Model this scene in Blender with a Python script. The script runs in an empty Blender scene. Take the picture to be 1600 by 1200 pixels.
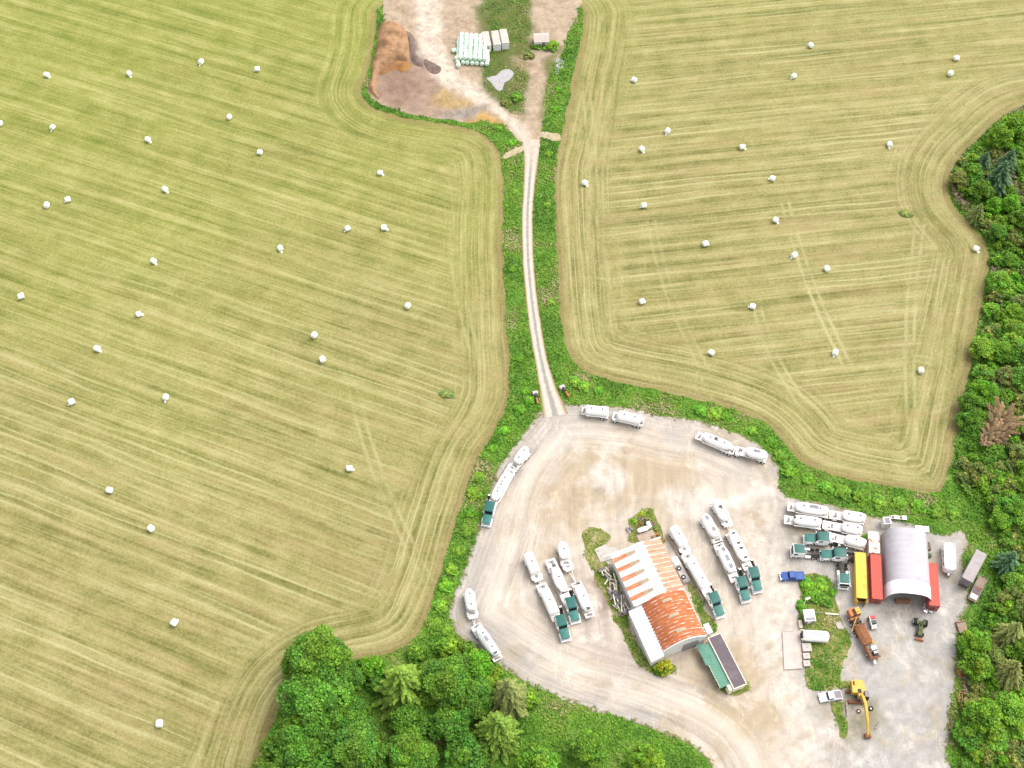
import bpy, math, random
import numpy as np
from mathutils import Vector, geometry
random.seed(11)
RNG = np.random.default_rng(11)
sc = bpy.context.scene
COL = sc.collection
PI = math.pi
# ------------------------------------------------------------------ camera
F, DEP, CAMH = 1950.0, math.radians(56.0), 265.0      # focal length (px of a 1600 wide picture), dip, height in metres
SD, CD = math.sin(DEP), math.cos(DEP)
cam_d = bpy.data.cameras.new('camera')
cam = bpy.data.objects.new('camera', cam_d)
COL.objects.link(cam)
cam_d.sensor_fit = 'HORIZONTAL'
cam_d.angle = 2 * math.atan(800.0 / F)
cam_d.clip_start, cam_d.clip_end = 1.0, 12000.0
cam.location = (0, 0, CAMH)
cam.rotation_euler = (PI / 2 - DEP, 0, 0)
sc.camera = cam

def pix(x, y, h=0.0):
    """point of the place, h metres above the ground, that the photo shows at (x, y)"""
    a, b = (x - 800.0) / F, (600.0 - y) / F
    t = (CAMH - h) / (SD - b * CD)
    return Vector((a * t, (CD + b * SD) * t, h))

def P(pts, h=0.0):
    return np.array([tuple(pix(x, y, h))[:2] for x, y in pts])

# ------------------------------------------------------------------ light
w = bpy.data.worlds.new('World'); sc.world = w; w.use_nodes = True
nt = w.node_tree; bg = nt.nodes['Background']
sky = nt.nodes.new('ShaderNodeTexSky'); sky.sky_type = 'NISHITA'; sky.sun_disc = False
SUN_EL, SUN_AZ = math.radians(58), math.radians(60)     # azimuth from +Y (away from the camera) clockwise
sky.sun_elevation, sky.sun_rotation = SUN_EL, SUN_AZ
sky.dust_density, sky.air_density, sky.ozone_density = 4.0, 1.0, 1.22
hs = nt.nodes.new('ShaderNodeHueSaturation'); hs.inputs['Saturation'].default_value = 0.22
nt.links.new(sky.outputs[0], hs.inputs['Color']); nt.links.new(hs.outputs[0], bg.inputs['Color'])
bg.inputs['Strength'].default_value = 0.15
sun_d = bpy.data.lights.new('sun', 'SUN'); sun = bpy.data.objects.new('sun', sun_d); COL.objects.link(sun)
sun_d.energy, sun_d.angle, sun_d.color = 0.7, math.radians(50), (1.0, 0.95, 0.86)
sdir = Vector((math.sin(SUN_AZ) * math.cos(SUN_EL), math.cos(SUN_AZ) * math.cos(SUN_EL), math.sin(SUN_EL)))
sun.rotation_euler = sdir.to_track_quat('Z', 'Y').to_euler()
sun.location = (0, 0, 400)
vs = sc.view_settings
vs.view_transform, vs.look, vs.gamma, vs.exposure = 'Standard', 'None', 1.0, 1.22

# ------------------------------------------------------------------ nodes and materials
class NB:
    """little helper for node trees"""
    def __init__(s, name):
        s.m = bpy.data.materials.new(name); s.m.use_nodes = True
        s.t = s.m.node_tree; s.b = s.t.nodes['Principled BSDF']
        s.b.inputs['Roughness'].default_value = 0.85
        s.b.inputs['Specular IOR Level'].default_value = 0.25
    def n(s, typ, **kw):
        x = s.t.nodes.new(typ)
        for k, v in kw.items(): setattr(x, k, v)
        return x
    def put(s, sock, v):
        if v is None: return
        if isinstance(v, bpy.types.NodeSocket): s.t.links.new(v, sock)
        elif isinstance(v, (tuple, list)) and len(v) == 3 and sock.type == 'RGBA': sock.default_value = (*v, 1)
        else: sock.default_value = v
    def math(s, op, a, b=None, c=None, clamp=False):
        x = s.n('ShaderNodeMath', operation=op, use_clamp=clamp)
        for i, v in enumerate((a, b, c)): s.put(x.inputs[i], v)
        return x.outputs[0]
    def obj(s): return s.n('ShaderNodeTexCoord').outputs['Object']
    def attr(s, name, out='Fac'): return s.n('ShaderNodeAttribute', attribute_name=name).outputs[out]
    def xyz(s, v):
        x = s.n('ShaderNodeSeparateXYZ'); s.put(x.inputs[0], v); return x.outputs
    def vec(s, a, b=0.0, c=0.0):
        x = s.n('ShaderNodeCombineXYZ')
        for i, v in enumerate((a, b, c)): s.put(x.inputs[i], v)
        return x.outputs[0]
    def noise(s, v, scale=1.0, detail=3.0, rough=0.6, dist=0.0):
        x = s.n('ShaderNodeTexNoise'); s.put(x.inputs['Vector'], v)
        x.inputs['Scale'].default_value = scale; x.inputs['Detail'].default_value = detail
        x.inputs['Roughness'].default_value = rough; x.inputs['Distortion'].default_value = dist
        return x.outputs[0]
    def ss(s, v, lo, hi):                       # smoothstep
        x = s.n('ShaderNodeMapRange', interpolation_type='SMOOTHSTEP')
        s.put(x.inputs[0], v); s.put(x.inputs[1], lo); s.put(x.inputs[2], hi)
        return x.outputs[0]
    def lin(s, v, lo, hi, a=0.0, b=1.0):
        x = s.n('ShaderNodeMapRange')
        for i, q in enumerate((v, lo, hi, a, b)): s.put(x.inputs[i], q)
        return x.outputs[0]
    def mix(s, f, a, b, mode='MIX'):
        x = s.n('ShaderNodeMix', data_type='RGBA', blend_type=mode)
        s.put(x.inputs[0], f); s.put(x.inputs[6], a); s.put(x.inputs[7], b)
        return x.outputs[2]
    def fmix(s, f, a, b):
        x = s.n('ShaderNodeMix', data_type='FLOAT')
        s.put(x.inputs[0], f); s.put(x.inputs[2], a); s.put(x.inputs[3], b)
        return x.outputs[0]
    def ramp(s, f, stops):
        x = s.n('ShaderNodeValToRGB'); s.put(x.inputs[0], f); e = x.color_ramp.elements
        while len(e) < len(stops): e.new(0.5)
        for i, (p, c) in enumerate(stops): e[i].position = p; e[i].color = (*c, 1)
        return x.outputs[0]
    def scalecol(s, c, f):                      # colour times a factor
        x = s.n('ShaderNodeVectorMath', operation='SCALE'); s.put(x.inputs[0], c); s.put(x.inputs['Scale'], f)
        return x.outputs[0]
    def done(s, col): s.put(s.b.inputs['Base Color'], col); return s.m

def pm(name, c1, c2=None, scale=1.5, rough=0.7, metal=0.0, lo=0.45, hi=0.7, grain=0.0):
    """plain weathered material: two tones mixed by noise"""
    b = NB(name); o = b.obj()
    if min(c1) < 0.5 and name != 'grey_fabric_roof': c1 = tuple(x * 0.72 for x in c1); c2 = tuple(x * 0.72 for x in c2) if c2 else None
    c2 = c2 or tuple(x * 0.8 for x in c1)
    f = b.ss(b.noise(o, scale, 5, 0.65), lo, hi)
    col = b.mix(f, c1, c2)
    if grain: col = b.scalecol(col, b.lin(b.noise(o, scale * 9, 3), 0.3, 0.7, 1 - grain, 1 + grain))
    b.b.inputs['Roughness'].default_value = rough; b.b.inputs['Metallic'].default_value = metal
    return b.done(col)

M = {}
M['white'] = pm('white_paint', (0.86, 0.85, 0.83), (0.72, 0.68, 0.63), 0.8, 0.45, lo=0.56, hi=0.85)
M['dirty_white'] = pm('dirty_white_steel', (0.74, 0.695, 0.655), (0.44, 0.375, 0.33), 1.6, 0.7, lo=0.4, hi=0.75)
M['wrap'] = pm('bale_wrap_film', (0.80, 0.83, 0.76), (0.72, 0.77, 0.66), 2.0, 0.35)
M['wrap_green'] = pm('pale_green_bale_film', (0.60, 0.74, 0.60), (0.50, 0.66, 0.50), 2.0, 0.35)
M['teal'] = pm('teal_green_paint', (0.018, 0.125, 0.105), (0.035, 0.16, 0.135), 1.3, 0.35)
M['teal_faded'] = pm('faded_teal_paint', (0.05, 0.20, 0.17), (0.03, 0.15, 0.13), 1.3, 0.4)
M['glass'] = pm('dark_glass', (0.02, 0.025, 0.03), (0.03, 0.035, 0.04), 1.0, 0.08)
M['rubber'] = pm('tyre_rubber', (0.025, 0.024, 0.023), (0.07, 0.06, 0.05), 2.5, 0.9)
M['dark'] = pm('dark_steel', (0.06, 0.055, 0.05), (0.13, 0.10, 0.08), 2.0, 0.7)
M['grey'] = pm('grey_steel', (0.33, 0.33, 0.33), (0.24, 0.23, 0.22), 2.0, 0.55)
M['grating'] = pm('grey_grating', (0.36, 0.35, 0.37), (0.26, 0.25, 0.26), 5.0, 0.7)
M['chrome'] = pm('bright_steel', (0.65, 0.65, 0.66), (0.5, 0.5, 0.5), 2.0, 0.25, 0.8)
M['rust'] = pm('rusty_steel', (0.33, 0.15, 0.08), (0.19, 0.09, 0.055), 2.2, 0.85, lo=0.35, hi=0.7, grain=0.2)
M['orange_rust'] = pm('rusty_orange_paint', (0.60, 0.24, 0.10), (0.32, 0.14, 0.07), 1.8, 0.8, lo=0.4, hi=0.72, grain=0.2)
M['red'] = pm('faded_red_paint', (0.60, 0.105, 0.075), (0.50, 0.10, 0.075), 0.9, 0.6, lo=0.4, hi=0.8, grain=0.06)
M['red_dark'] = pm('worn_red_door_paint', (0.38, 0.075, 0.06), (0.60, 0.28, 0.24), 1.3, 0.65, lo=0.5, hi=0.62)
M['rusty_white'] = pm('rusted_white_paint', (0.74, 0.69, 0.62), (0.42, 0.14, 0.06), 0.75, 0.7, lo=0.5, hi=0.58, grain=0.1)
M['yellow'] = pm('yellow_container_paint', (0.92, 0.58, 0.085), (0.62, 0.33, 0.05), 0.55, 0.6, lo=0.56, hi=0.72, grain=0.05)
M['yellow_machine'] = pm('yellow_machine_paint', (0.74, 0.47, 0.085), (0.62, 0.36, 0.06), 1.1, 0.5)
M['blue'] = pm('blue_car_paint', (0.025, 0.09, 0.36), (0.03, 0.11, 0.40), 1.0, 0.25)
M['silver'] = pm('silver_car_paint', (0.62, 0.63, 0.64), (0.55, 0.55, 0.56), 1.0, 0.3)
M['green_machine'] = pm('dull_green_paint', (0.10, 0.15, 0.045), (0.07, 0.085, 0.04), 1.5, 0.6)
M['concrete'] = pm('pale_concrete', (0.56, 0.51, 0.46), (0.46, 0.41, 0.37), 0.5, 0.9, grain=0.07)
M['concrete_pink'] = pm('worn_concrete_slab', (0.64, 0.545, 0.485), (0.56, 0.465, 0.41), 0.35, 0.9, lo=0.4, hi=0.7, grain=0.06)
M['wood'] = pm('weathered_timber', (0.42, 0.31, 0.23), (0.30, 0.21, 0.15), 3.0, 0.9, grain=0.15)
M['bark'] = pm('bark', (0.13, 0.10, 0.075), (0.22, 0.18, 0.14), 3.0, 0.95)
M['deadwood'] = pm('bleached_dead_wood', (0.46, 0.38, 0.30), (0.34, 0.26, 0.19), 2.0, 0.9)
M['cream'] = pm('cream_trim', (0.72, 0.67, 0.53), (0.62, 0.57, 0.45), 1.0, 0.7)
M['wall_white'] = pm('white_wall_sheeting', (0.70, 0.69, 0.66), (0.58, 0.55, 0.50), 0.6, 0.6)
M['lilac_fabric'] = pm('grey_fabric_roof', (0.385, 0.362, 0.385), (0.30, 0.272, 0.285), 0.25, 0.6, lo=0.45, hi=0.8, grain=0.03)
M['white_fabric'] = pm('white_fabric_roof', (0.78, 0.77, 0.78), (0.72, 0.70, 0.71), 0.4, 0.5)
M['grey_box'] = pm('grey_box_paint', (0.43, 0.38, 0.375), (0.35, 0.30, 0.295), 0.6, 0.6, grain=0.04)
M['mauve'] = pm('mauve_grey_paint', (0.30, 0.26, 0.29), (0.24, 0.21, 0.23), 1.0, 0.6)
M['dark_roof'] = pm('dark_felt_roof', (0.165, 0.130, 0.145), (0.23, 0.19, 0.205), 0.5, 0.9, lo=0.5, hi=0.75, grain=0.07)
M['green_roof'] = pm('green_sheet_roof', (0.165, 0.36, 0.26), (0.11, 0.26, 0.19), 0.45, 0.6, grain=0.06)
M['skylight'] = pm('yellowed_skylight_sheet', (0.48, 0.38, 0.24), (0.36, 0.31, 0.22), 1.4, 0.5)
M['white_roof'] = pm('white_sheet_roof', (0.82, 0.81, 0.82), (0.66, 0.64, 0.64), 0.4, 0.5)

# leaves: colour from the object's own colour and from a tint stored per leaf clump
b = NB('leaves')
c = b.n('ShaderNodeObjectInfo').outputs['Color']
t = b.attr('tint', 'Color')
c = b.mix(1.0, c, t, 'MULTIPLY')
c = b.scalecol(c, b.lin(b.noise(b.obj(), 2.3, 2), 0.3, 0.7, 0.8, 1.2))
b.put(b.b.inputs['Base Color'], c); b.b.inputs['Roughness'].default_value = 0.6
tr = b.n('ShaderNodeBsdfTranslucent'); b.put(tr.inputs[0], c)
mx = b.n('ShaderNodeMixShader'); mx.inputs[0].default_value = 0.22
b.t.links.new(b.b.outputs[0], mx.inputs[1]); b.t.links.new(tr.outputs[0], mx.inputs[2])
b.t.links.new(mx.outputs[0], b.t.nodes['Material Output'].inputs[0])
M['leaves'] = b.m

# ------------------------------------------------------------------ mesh builder
class MB:
    def __init__(s): s.v, s.f, s.s = [], [], []
    def add(s, vs, fs, smooth=False):
        k = len(s.v); s.v += [tuple(v) for v in vs]
        s.f += [tuple(i + k for i in f) for f in fs]; s.s += [smooth] * len(fs); return s
    def box(s, c, d, rz=0.0, ry=0.0, tx=1.0, ty=1.0):
        """box with centre c and size d; its top may be narrower (tx, ty)"""
        vs = []
        for z in (-1, 1):
            for x, y in ((-1, -1), (1, -1), (1, 1), (-1, 1)):
                p = Vector((x * d[0] / 2 * (tx if z > 0 else 1), y * d[1] / 2 * (ty if z > 0 else 1), z * d[2] / 2))
                if ry: p = Vector((p.x * math.cos(ry) + p.z * math.sin(ry), p.y, -p.x * math.sin(ry) + p.z * math.cos(ry)))
                if rz: p = Vector((p.x * math.cos(rz) - p.y * math.sin(rz), p.x * math.sin(rz) + p.y * math.cos(rz), p.z))
                vs.append((p.x + c[0], p.y + c[1], p.z + c[2]))
        return s.add(vs, [(3, 2, 1, 0), (4, 5, 6, 7), (0, 1, 5, 4), (1, 2, 6, 5), (2, 3, 7, 6), (3, 0, 4, 7)])
    def cyl(s, p0, p1, r0, r1=None, n=12, smooth=True):
        p0, p1 = Vector(p0), Vector(p1); r1 = r0 if r1 is None else r1
        ax = (p1 - p0).normalized(); u = ax.orthogonal().normalized(); v = ax.cross(u)
        vs = []
        for p, r in ((p0, r0), (p1, r1)):
            for i in range(n):
                a = 2 * PI * i / n; vs.append(p + u * (r * math.cos(a)) + v * (r * math.sin(a)))
        k = len(s.v)
        s.add(vs, [(i, (i + 1) % n, n + (i + 1) % n, n + i) for i in range(n)], smooth)
        s.add(vs[:n], [tuple(range(n - 1, -1, -1))]); s.add(vs[n:], [tuple(range(n))]); return s
    def lathe(s, prof, n=16, y=0.0, sy=1.0):
        """rings (x, r, zc) about a line along x, with capped ends"""
        vs, fs = [], []
        for x, r, zc in prof:
            for i in range(n):
                a = 2 * PI * i / n; vs.append((x, y + sy * r * math.cos(a), zc + r * math.sin(a)))
        for j in range(len(prof) - 1):
            for i in range(n):
                q, q2 = j * n + i, j * n + (i + 1) % n
                fs.append((q, q + n, q2 + n, q2))
        s.add(vs, fs, True)
        s.add(vs[:n], [tuple(range(n))]); s.add(vs[-n:], [tuple(range(n - 1, -1, -1))]); return s
    def prism(s, poly, z0, z1):
        n = len(poly); vs = [(x, y, z0) for x, y in poly] + [(x, y, z1) for x, y in poly]
        return s.add(vs, [tuple(range(n - 1, -1, -1)), tuple(range(n, 2 * n))] + [(i, (i + 1) % n, n + (i + 1) % n, n + i) for i in range(n)])
    def prism_y(s, poly, y0, y1):
        """profile in x, z pulled out along y"""
        n = len(poly); vs = [(x, y0, z) for x, z in poly] + [(x, y1, z) for x, z in poly]
        return s.add(vs, [tuple(range(n)), tuple(range(2 * n - 1, n - 1, -1))] + [(i, n + i, n + (i + 1) % n, (i + 1) % n) for i in range(n)])
    def prism_x(s, poly, x0, x1):
        """profile in y, z pulled out along x"""
        n = len(poly); vs = [(x0, y, z) for y, z in poly] + [(x1, y, z) for y, z in poly]
        return s.add(vs, [tuple(range(n - 1, -1, -1)), tuple(range(n, 2 * n))] + [(i, (i + 1) % n, n + (i + 1) % n, n + i) for i in range(n)])
    def sheet(s, fn, nu, nv, smooth=True):
        """surface point fn(i/nu, j/nv)"""
        vs = [fn(i / nu, j / nv) for i in range(nu + 1) for j in range(nv + 1)]
        return s.add(vs, [(i * (nv + 1) + j, (i + 1) * (nv + 1) + j, (i + 1) * (nv + 1) + j + 1, i * (nv + 1) + j + 1) for i in range(nu) for j in range(nv)], smooth)
    def build(s, name, mat, parent=None, label=None):
        me = bpy.data.meshes.new(name); me.from_pydata(s.v, [], s.f)
        me.polygons.foreach_set('use_smooth', s.s); me.materials.append(M[mat] if isinstance(mat, str) else mat)
        me.update()
        o = bpy.data.objects.new(name, me); COL.objects.link(o)
        if parent: o.parent = parent
        if label: o['label'] = label
        return o

def tag(o, label, cat, group=None, kind=None):
    if label: o['label'] = label
    if cat: o['category'] = cat
    if group: o['group'] = group
    if kind: o['kind'] = kind
    return o

def thing(name, label, cat, loc=(0, 0, 0), rz=0.0, group=None):
    o = bpy.data.objects.new(name, None); COL.objects.link(o); o.empty_display_size = 0.5
    o.location = loc; o.rotation_euler = (0, 0, rz)
    return tag(o, label, cat, group)

def copy_tree(o, loc=None, rz=None, label=None, parent=None):
    c = o.copy(); COL.objects.link(c)
    if parent: c.parent = parent
    if loc is not None: c.location = loc
    if rz is not None: c.rotation_euler = (0, 0, rz)
    if label: c['label'] = label
    for ch in list(o.children): copy_tree(ch, parent=c)
    return c

def from_to(rear, front, h):
    """ground point below the rear end, heading and length of a thing whose ends the photo shows at two pixels"""
    a, c = pix(*rear, h), pix(*front, h); d = c - a
    return Vector((a.x, a.y, 0)), math.atan2(d.y, d.x), d.length

ORD = 'first second third fourth fifth sixth seventh eighth ninth tenth eleventh twelfth thirteenth fourteenth fifteenth sixteenth seventeenth eighteenth nineteenth twentieth'.split()
ORD += ['twenty-' + x for x in ORD[:9]] + ['thirtieth'] + ['thirty-' + x for x in ORD[:9]] + ['fortieth']
# ------------------------------------------------------------------ numpy helpers
def vnoise(x, y, seed=0):
    """smooth value noise in 0..1"""
    xi, yi = np.floor(x).astype(np.int64), np.floor(y).astype(np.int64)
    fx, fy = x - xi, y - yi; fx = fx * fx * (3 - 2 * fx); fy = fy * fy * (3 - 2 * fy)
    def h(a, b):
        n = (a * 374761393 + b * 668265263 + seed * 982451653) & 0x7fffffff
        n = ((n ^ (n >> 13)) * 1274126177) & 0x7fffffff
        return ((n ^ (n >> 16)) & 0xffff) / 65535.0
    return (h(xi, yi) * (1 - fx) + h(xi + 1, yi) * fx) * (1 - fy) + (h(xi, yi + 1) * (1 - fx) + h(xi + 1, yi + 1) * fx) * fy
def fbm(x, y, seed=0, oct=3):
    s, a, t = 0, 1.0, 0
    for i in range(oct): s = s + a * vnoise(x * 2 ** i, y * 2 ** i, seed + i); t += a; a *= 0.5
    return s / t
def sdist(pts, poly):
    """signed distance to a polygon (positive inside) and arc length of the nearest boundary point"""
    pts = np.asarray(pts, float); x, y = pts[:, 0], pts[:, 1]
    best = np.full(len(pts), 1e18); arc = np.zeros(len(pts)); ins = np.zeros(len(pts), bool); acc = 0.0
    n = len(poly)
    for i in range(n):
        ax, ay = poly[i]; bx, by = poly[(i + 1) % n]
        ex, ey = bx - ax, by - ay; L2 = ex * ex + ey * ey; L = math.sqrt(L2)
        if L2 < 1e-12: continue
        t = np.clip(((x - ax) * ex + (y - ay) * ey) / L2, 0, 1)
        d = (x - ax - t * ex) ** 2 + (y - ay - t * ey) ** 2
        m = d < best; best[m] = d[m]; arc[m] = acc + t[m] * L
        if ay != by:
            cr = ((ay > y) != (by > y)) & (x < ex * (y - ay) / ey + ax); ins ^= cr
        acc += L
    d = np.sqrt(best); return np.where(ins, d, -d), arc
def smooth_poly(poly, step, closed=True, jit=0.0, seed=3):
    """Catmull-Rom through the points, resampled about every step metres, edge roughened by noise"""
    p = np.asarray(poly, float); n = len(p); out = []
    for i in range(n if closed else n - 1):
        q = [p[(i + k) % n] if closed else p[min(max(i + k, 0), n - 1)] for k in (-1, 0, 1, 2)]
        m = max(2, int(np.linalg.norm(q[2] - q[1]) / step))
        if np.linalg.norm(q[2] - q[1]) > 150: m = 6
        for t in np.arange(m) / m:
            out.append(0.5 * (2 * q[1] + (q[2] - q[0]) * t + (2 * q[0] - 5 * q[1] + 4 * q[2] - q[3]) * t * t + (-q[0] + 3 * q[1] - 3 * q[2] + q[3]) * t ** 3))
    if not closed: out.append(p[-1])
    out = np.array(out)
    if jit:
        out[:, 0] += (fbm(out[:, 0] / 3, out[:, 1] / 3, seed) - 0.5) * 2 * jit
        out[:, 1] += (fbm(out[:, 0] / 3 + 77, out[:, 1] / 3, seed) - 0.5) * 2 * jit
    return out

def fattr(me, name, arr):
    a = me.attributes.new(name, 'FLOAT', 'POINT'); a.data.foreach_set('value', np.ascontiguousarray(arr, np.float32))
def cattr(me, name, arr):
    a = me.attributes.new(name, 'FLOAT_COLOR', 'POINT')
    full = np.ones((len(arr), 4), np.float32); full[:, :3] = arr; a.data.foreach_set('color', full.ravel())

def ground_sheet(name, poly, z, mat, step, base=None, zones=(), jit=0.5, bstep=None, box=None):
    """flat sheet inside a polygon with edge distance, arc length and, if asked, soil colours stored per vertex"""
    bnd = smooth_poly(poly, bstep or step * 0.7, True, jit); calm = smooth_poly(poly, 3.0, True, 0)
    x0, y0 = bnd.min(0); x1, y1 = bnd.max(0)
    if box: x0, y0, x1, y1 = max(x0, box[0]), max(y0, box[1]), min(x1, box[2]), min(y1, box[3])
    gx, gy = np.meshgrid(np.arange(x0, x1, step), np.arange(y0, y1, step))
    g = np.stack([gx.ravel(), gy.ravel()], 1) + RNG.uniform(-.25, .25, (gx.size, 2)) * step
    d, _ = sdist(g, bnd); g = g[d > step * 0.55]
    allp = np.vstack([bnd, g]); nb = len(bnd)
    r = geometry.delaunay_2d_cdt([Vector(p) for p in allp], [], [list(range(nb))], 1, 1e-4)
    v = np.array([tuple(p) for p in r[0]]); fs = [tuple(f) for f in r[2]]
    me = bpy.data.meshes.new(name); me.from_pydata([(a, c, z) for a, c in v], [], fs)
    d, arc = sdist(v, calm); fattr(me, 'edge', np.maximum(d, 0)); fattr(me, 'arc', arc)
    if base is not None:
        colr = np.tile(np.array(base, float), (len(v), 1))
        for zp, zc, soft in zones:
            zd, _ = sdist(v, P(zp)); zd = zd + (fbm(v[:, 0] / 4, v[:, 1] / 4, 5) - 0.5) * soft * 1.6
            k = np.clip(zd / soft + 0.5, 0, 1); k = (k * k * (3 - 2 * k))[:, None]
            colr = colr * (1 - k) + np.array(zc) * k
        cattr(me, 'soil', colr)
    me.materials.append(mat); me.update()
    for p in me.polygons:
        if p.normal.z < 0: p.flip()
    o = bpy.data.objects.new(name, me); COL.objects.link(o); o['kind'] = 'structure'
    return o, bnd

# ------------------------------------------------------------------ outlines read from the photo
LEFT_FIELD = [(585, -60), (588, 20), (584, 70), (574, 110), (565, 146), (588, 170), (640, 185), (700, 194), (748, 206), (772, 224), (784, 252), (787, 300), (785, 380), (788, 450), (792, 520), (796, 590), (795, 622), (785, 652), (769, 682), (752, 706), (738, 736), (725, 776), (712, 816), (700, 860), (688, 905), (672, 950), (655, 985), (630, 1008), (600, 1022), (555, 1032), (500, 1046), (452, 1080), (425, 1133), (405, 1200), (370, 1290), (-250, 1290), (-400, 600), (-420, -60)]
RIGHT_FIELD = [(910, -60), (912, 20), (907, 66), (897, 112), (886, 170), (878, 215), (868, 260), (866, 300), (868, 360), (872, 430), (877, 500), (885, 545), (905, 575), (940, 590), (1000, 604), (1060, 617), (1120, 632), (1165, 647), (1200, 665), (1225, 690), (1246, 716), (1282, 736), (1330, 749), (1390, 761), (1440, 768), (1470, 767), (1482, 738), (1492, 690), (1501, 640), (1515, 580), (1530, 500), (1540, 440), (1546, 402), (1538, 376), (1515, 350), (1490, 321), (1482, 295), (1488, 266), (1505, 241), (1540, 206), (1565, 184), (1600, 166), (1720, 130), (1800, 0), (1800, -60)]
YARD = [(846, 640), (836, 655), (815, 680), (792, 710), (773, 745), (756, 800), (740, 850), (722, 900), (706, 935), (700, 962), (712, 990), (742, 1012), (776, 1036), (815, 1063), (850, 1081), (900, 1101), (960, 1119), (1010, 1136), (1100, 1180), (1180, 1290), (1480, 1290), (1480, 1180), (1484, 1120), (1490, 1080), (1495, 1020), (1499, 970), (1513, 945), (1512, 905), (1503, 872), (1514, 852), (1512, 836), (1495, 828), (1477, 836), (1455, 832), (1420, 818), (1350, 803), (1290, 787), (1236, 777), (1217, 760), (1218, 738), (1206, 715), (1190, 697), (1150, 676), (1100, 659), (1040, 651), (1000, 640), (940, 633), (910, 631), (890, 632), (878, 628), (868, 634)]
FARM = [(604, -60), (600, 0), (596, 66), (576, 140), (600, 164), (650, 179), (735, 191), (770, 192), (795, 204), (812, 224), (824, 236), (840, 234), (846, 215), (850, 190), (852, 150), (862, 110), (884, 66), (896, -60)]
LANE = [(831, 218), (830, 250), (827, 290), (824, 340), (825, 400), (829, 450), (835, 500), (843, 550), (853, 595), (862, 628), (868, 650)]
LANE_W = [2.6, 1.9, 1.65, 1.55, 1.55, 1.55, 1.55, 1.6, 1.6, 2.0, 3.2]
ISLANDS = {
    'a': [(1250, 906), (1262, 897), (1290, 900), (1304, 916), (1310, 955), (1322, 990), (1328, 1006), (1318, 1030), (1312, 1060), (1345, 1062), (1340, 1072), (1312, 1074), (1270, 1078), (1258, 1058), (1256, 1030), (1254, 1000), (1248, 965), (1242, 948), (1252, 930)],
    'b': [(912, 832), (938, 824), (954, 842), (938, 858), (950, 884), (962, 902), (974, 940), (988, 985), (1008, 1028), (1030, 1034), (1054, 1036), (1052, 1054), (1022, 1053), (999, 1038), (974, 995), (954, 955), (938, 920), (922, 886)],
    'c': [(978, 812), (1000, 797), (1016, 794), (1030, 822), (1042, 846), (1036, 852), (1012, 842), (994, 850), (980, 846), (985, 830)],
    'd': [(1074, 912), (1086, 920), (1102, 950), (1120, 978), (1114, 990), (1100, 980), (1084, 945)],
    'e': [(1116, 1052), (1126, 1078), (1142, 1091), (1164, 1087), (1174, 1070), (1166, 1062), (1140, 1074)],
    'f': [(1300, 1096), (1316, 1096), (1322, 1128), (1326, 1150), (1314, 1150)],
}
WOOD = [(1600, 160), (1560, 186), (1530, 216), (1500, 246), (1486, 275), (1486, 305), (1515, 345), (1540, 372), (1550, 402), (1546, 440), (1534, 510), (1518, 590), (1505, 650), (1496, 700), (1488, 745), (1530, 800), (1560, 850), (1560, 900), (1540, 950), (1515, 1000), (1506, 1060), (1500, 1140), (1500, 1290), (1900, 1290), (1900, 100)]

KF, KY = 0.56, 0.67
# ------------------------------------------------------------------ soil materials
def streak(b, al, ac, per, seed):
    """mown swaths: fine streaks along al plus a pair of pale wheel marks every per metres across"""
    n1 = b.noise(b.vec(b.math('MULTIPLY', al, 0.011), b.math('MULTIPLY', ac, 0.42), seed), 1, 5, 0.62)
    n2 = b.noise(b.vec(b.math('MULTIPLY', al, 0.05), b.math('MULTIPLY', ac, 1.7), seed + 3), 1, 3, 0.6)
    wob = b.noise(b.vec(b.math('MULTIPLY', al, 0.02), b.math('MULTIPLY', ac, 0.10), seed + 9), 1, 2)
    t = b.math('ADD', b.math('DIVIDE', ac, per), b.math('MULTIPLY', wob, 0.8))
    fr = b.math('FRACT', t)
    k = b.math('ABSOLUTE', b.math('SUBTRACT', b.math('ABSOLUTE', b.math('SUBTRACT', fr, 0.5)), 0.2))
    line = b.math('SUBTRACT', 1.0, b.ss(k, 0.015, 0.085))
    wear = b.noise(b.vec(b.math('MULTIPLY', al, 0.014), b.math('MULTIPLY', b.math('FLOOR', t), 3.7), seed + 5), 1, 3)
    line = b.math('MULTIPLY', line, b.ss(wear, 0.36, 0.66))
    swath = b.math('MULTIPLY', b.math('SINE', b.math('MULTIPLY', t, 2 * PI)), 0.035)
    s = b.math('ADD', b.math('MULTIPLY', n1, 0.66), b.math('MULTIPLY', n2, 0.50))
    return b.math('ADD', b.math('SUBTRACT', s, 0.08), swath), line

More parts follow.
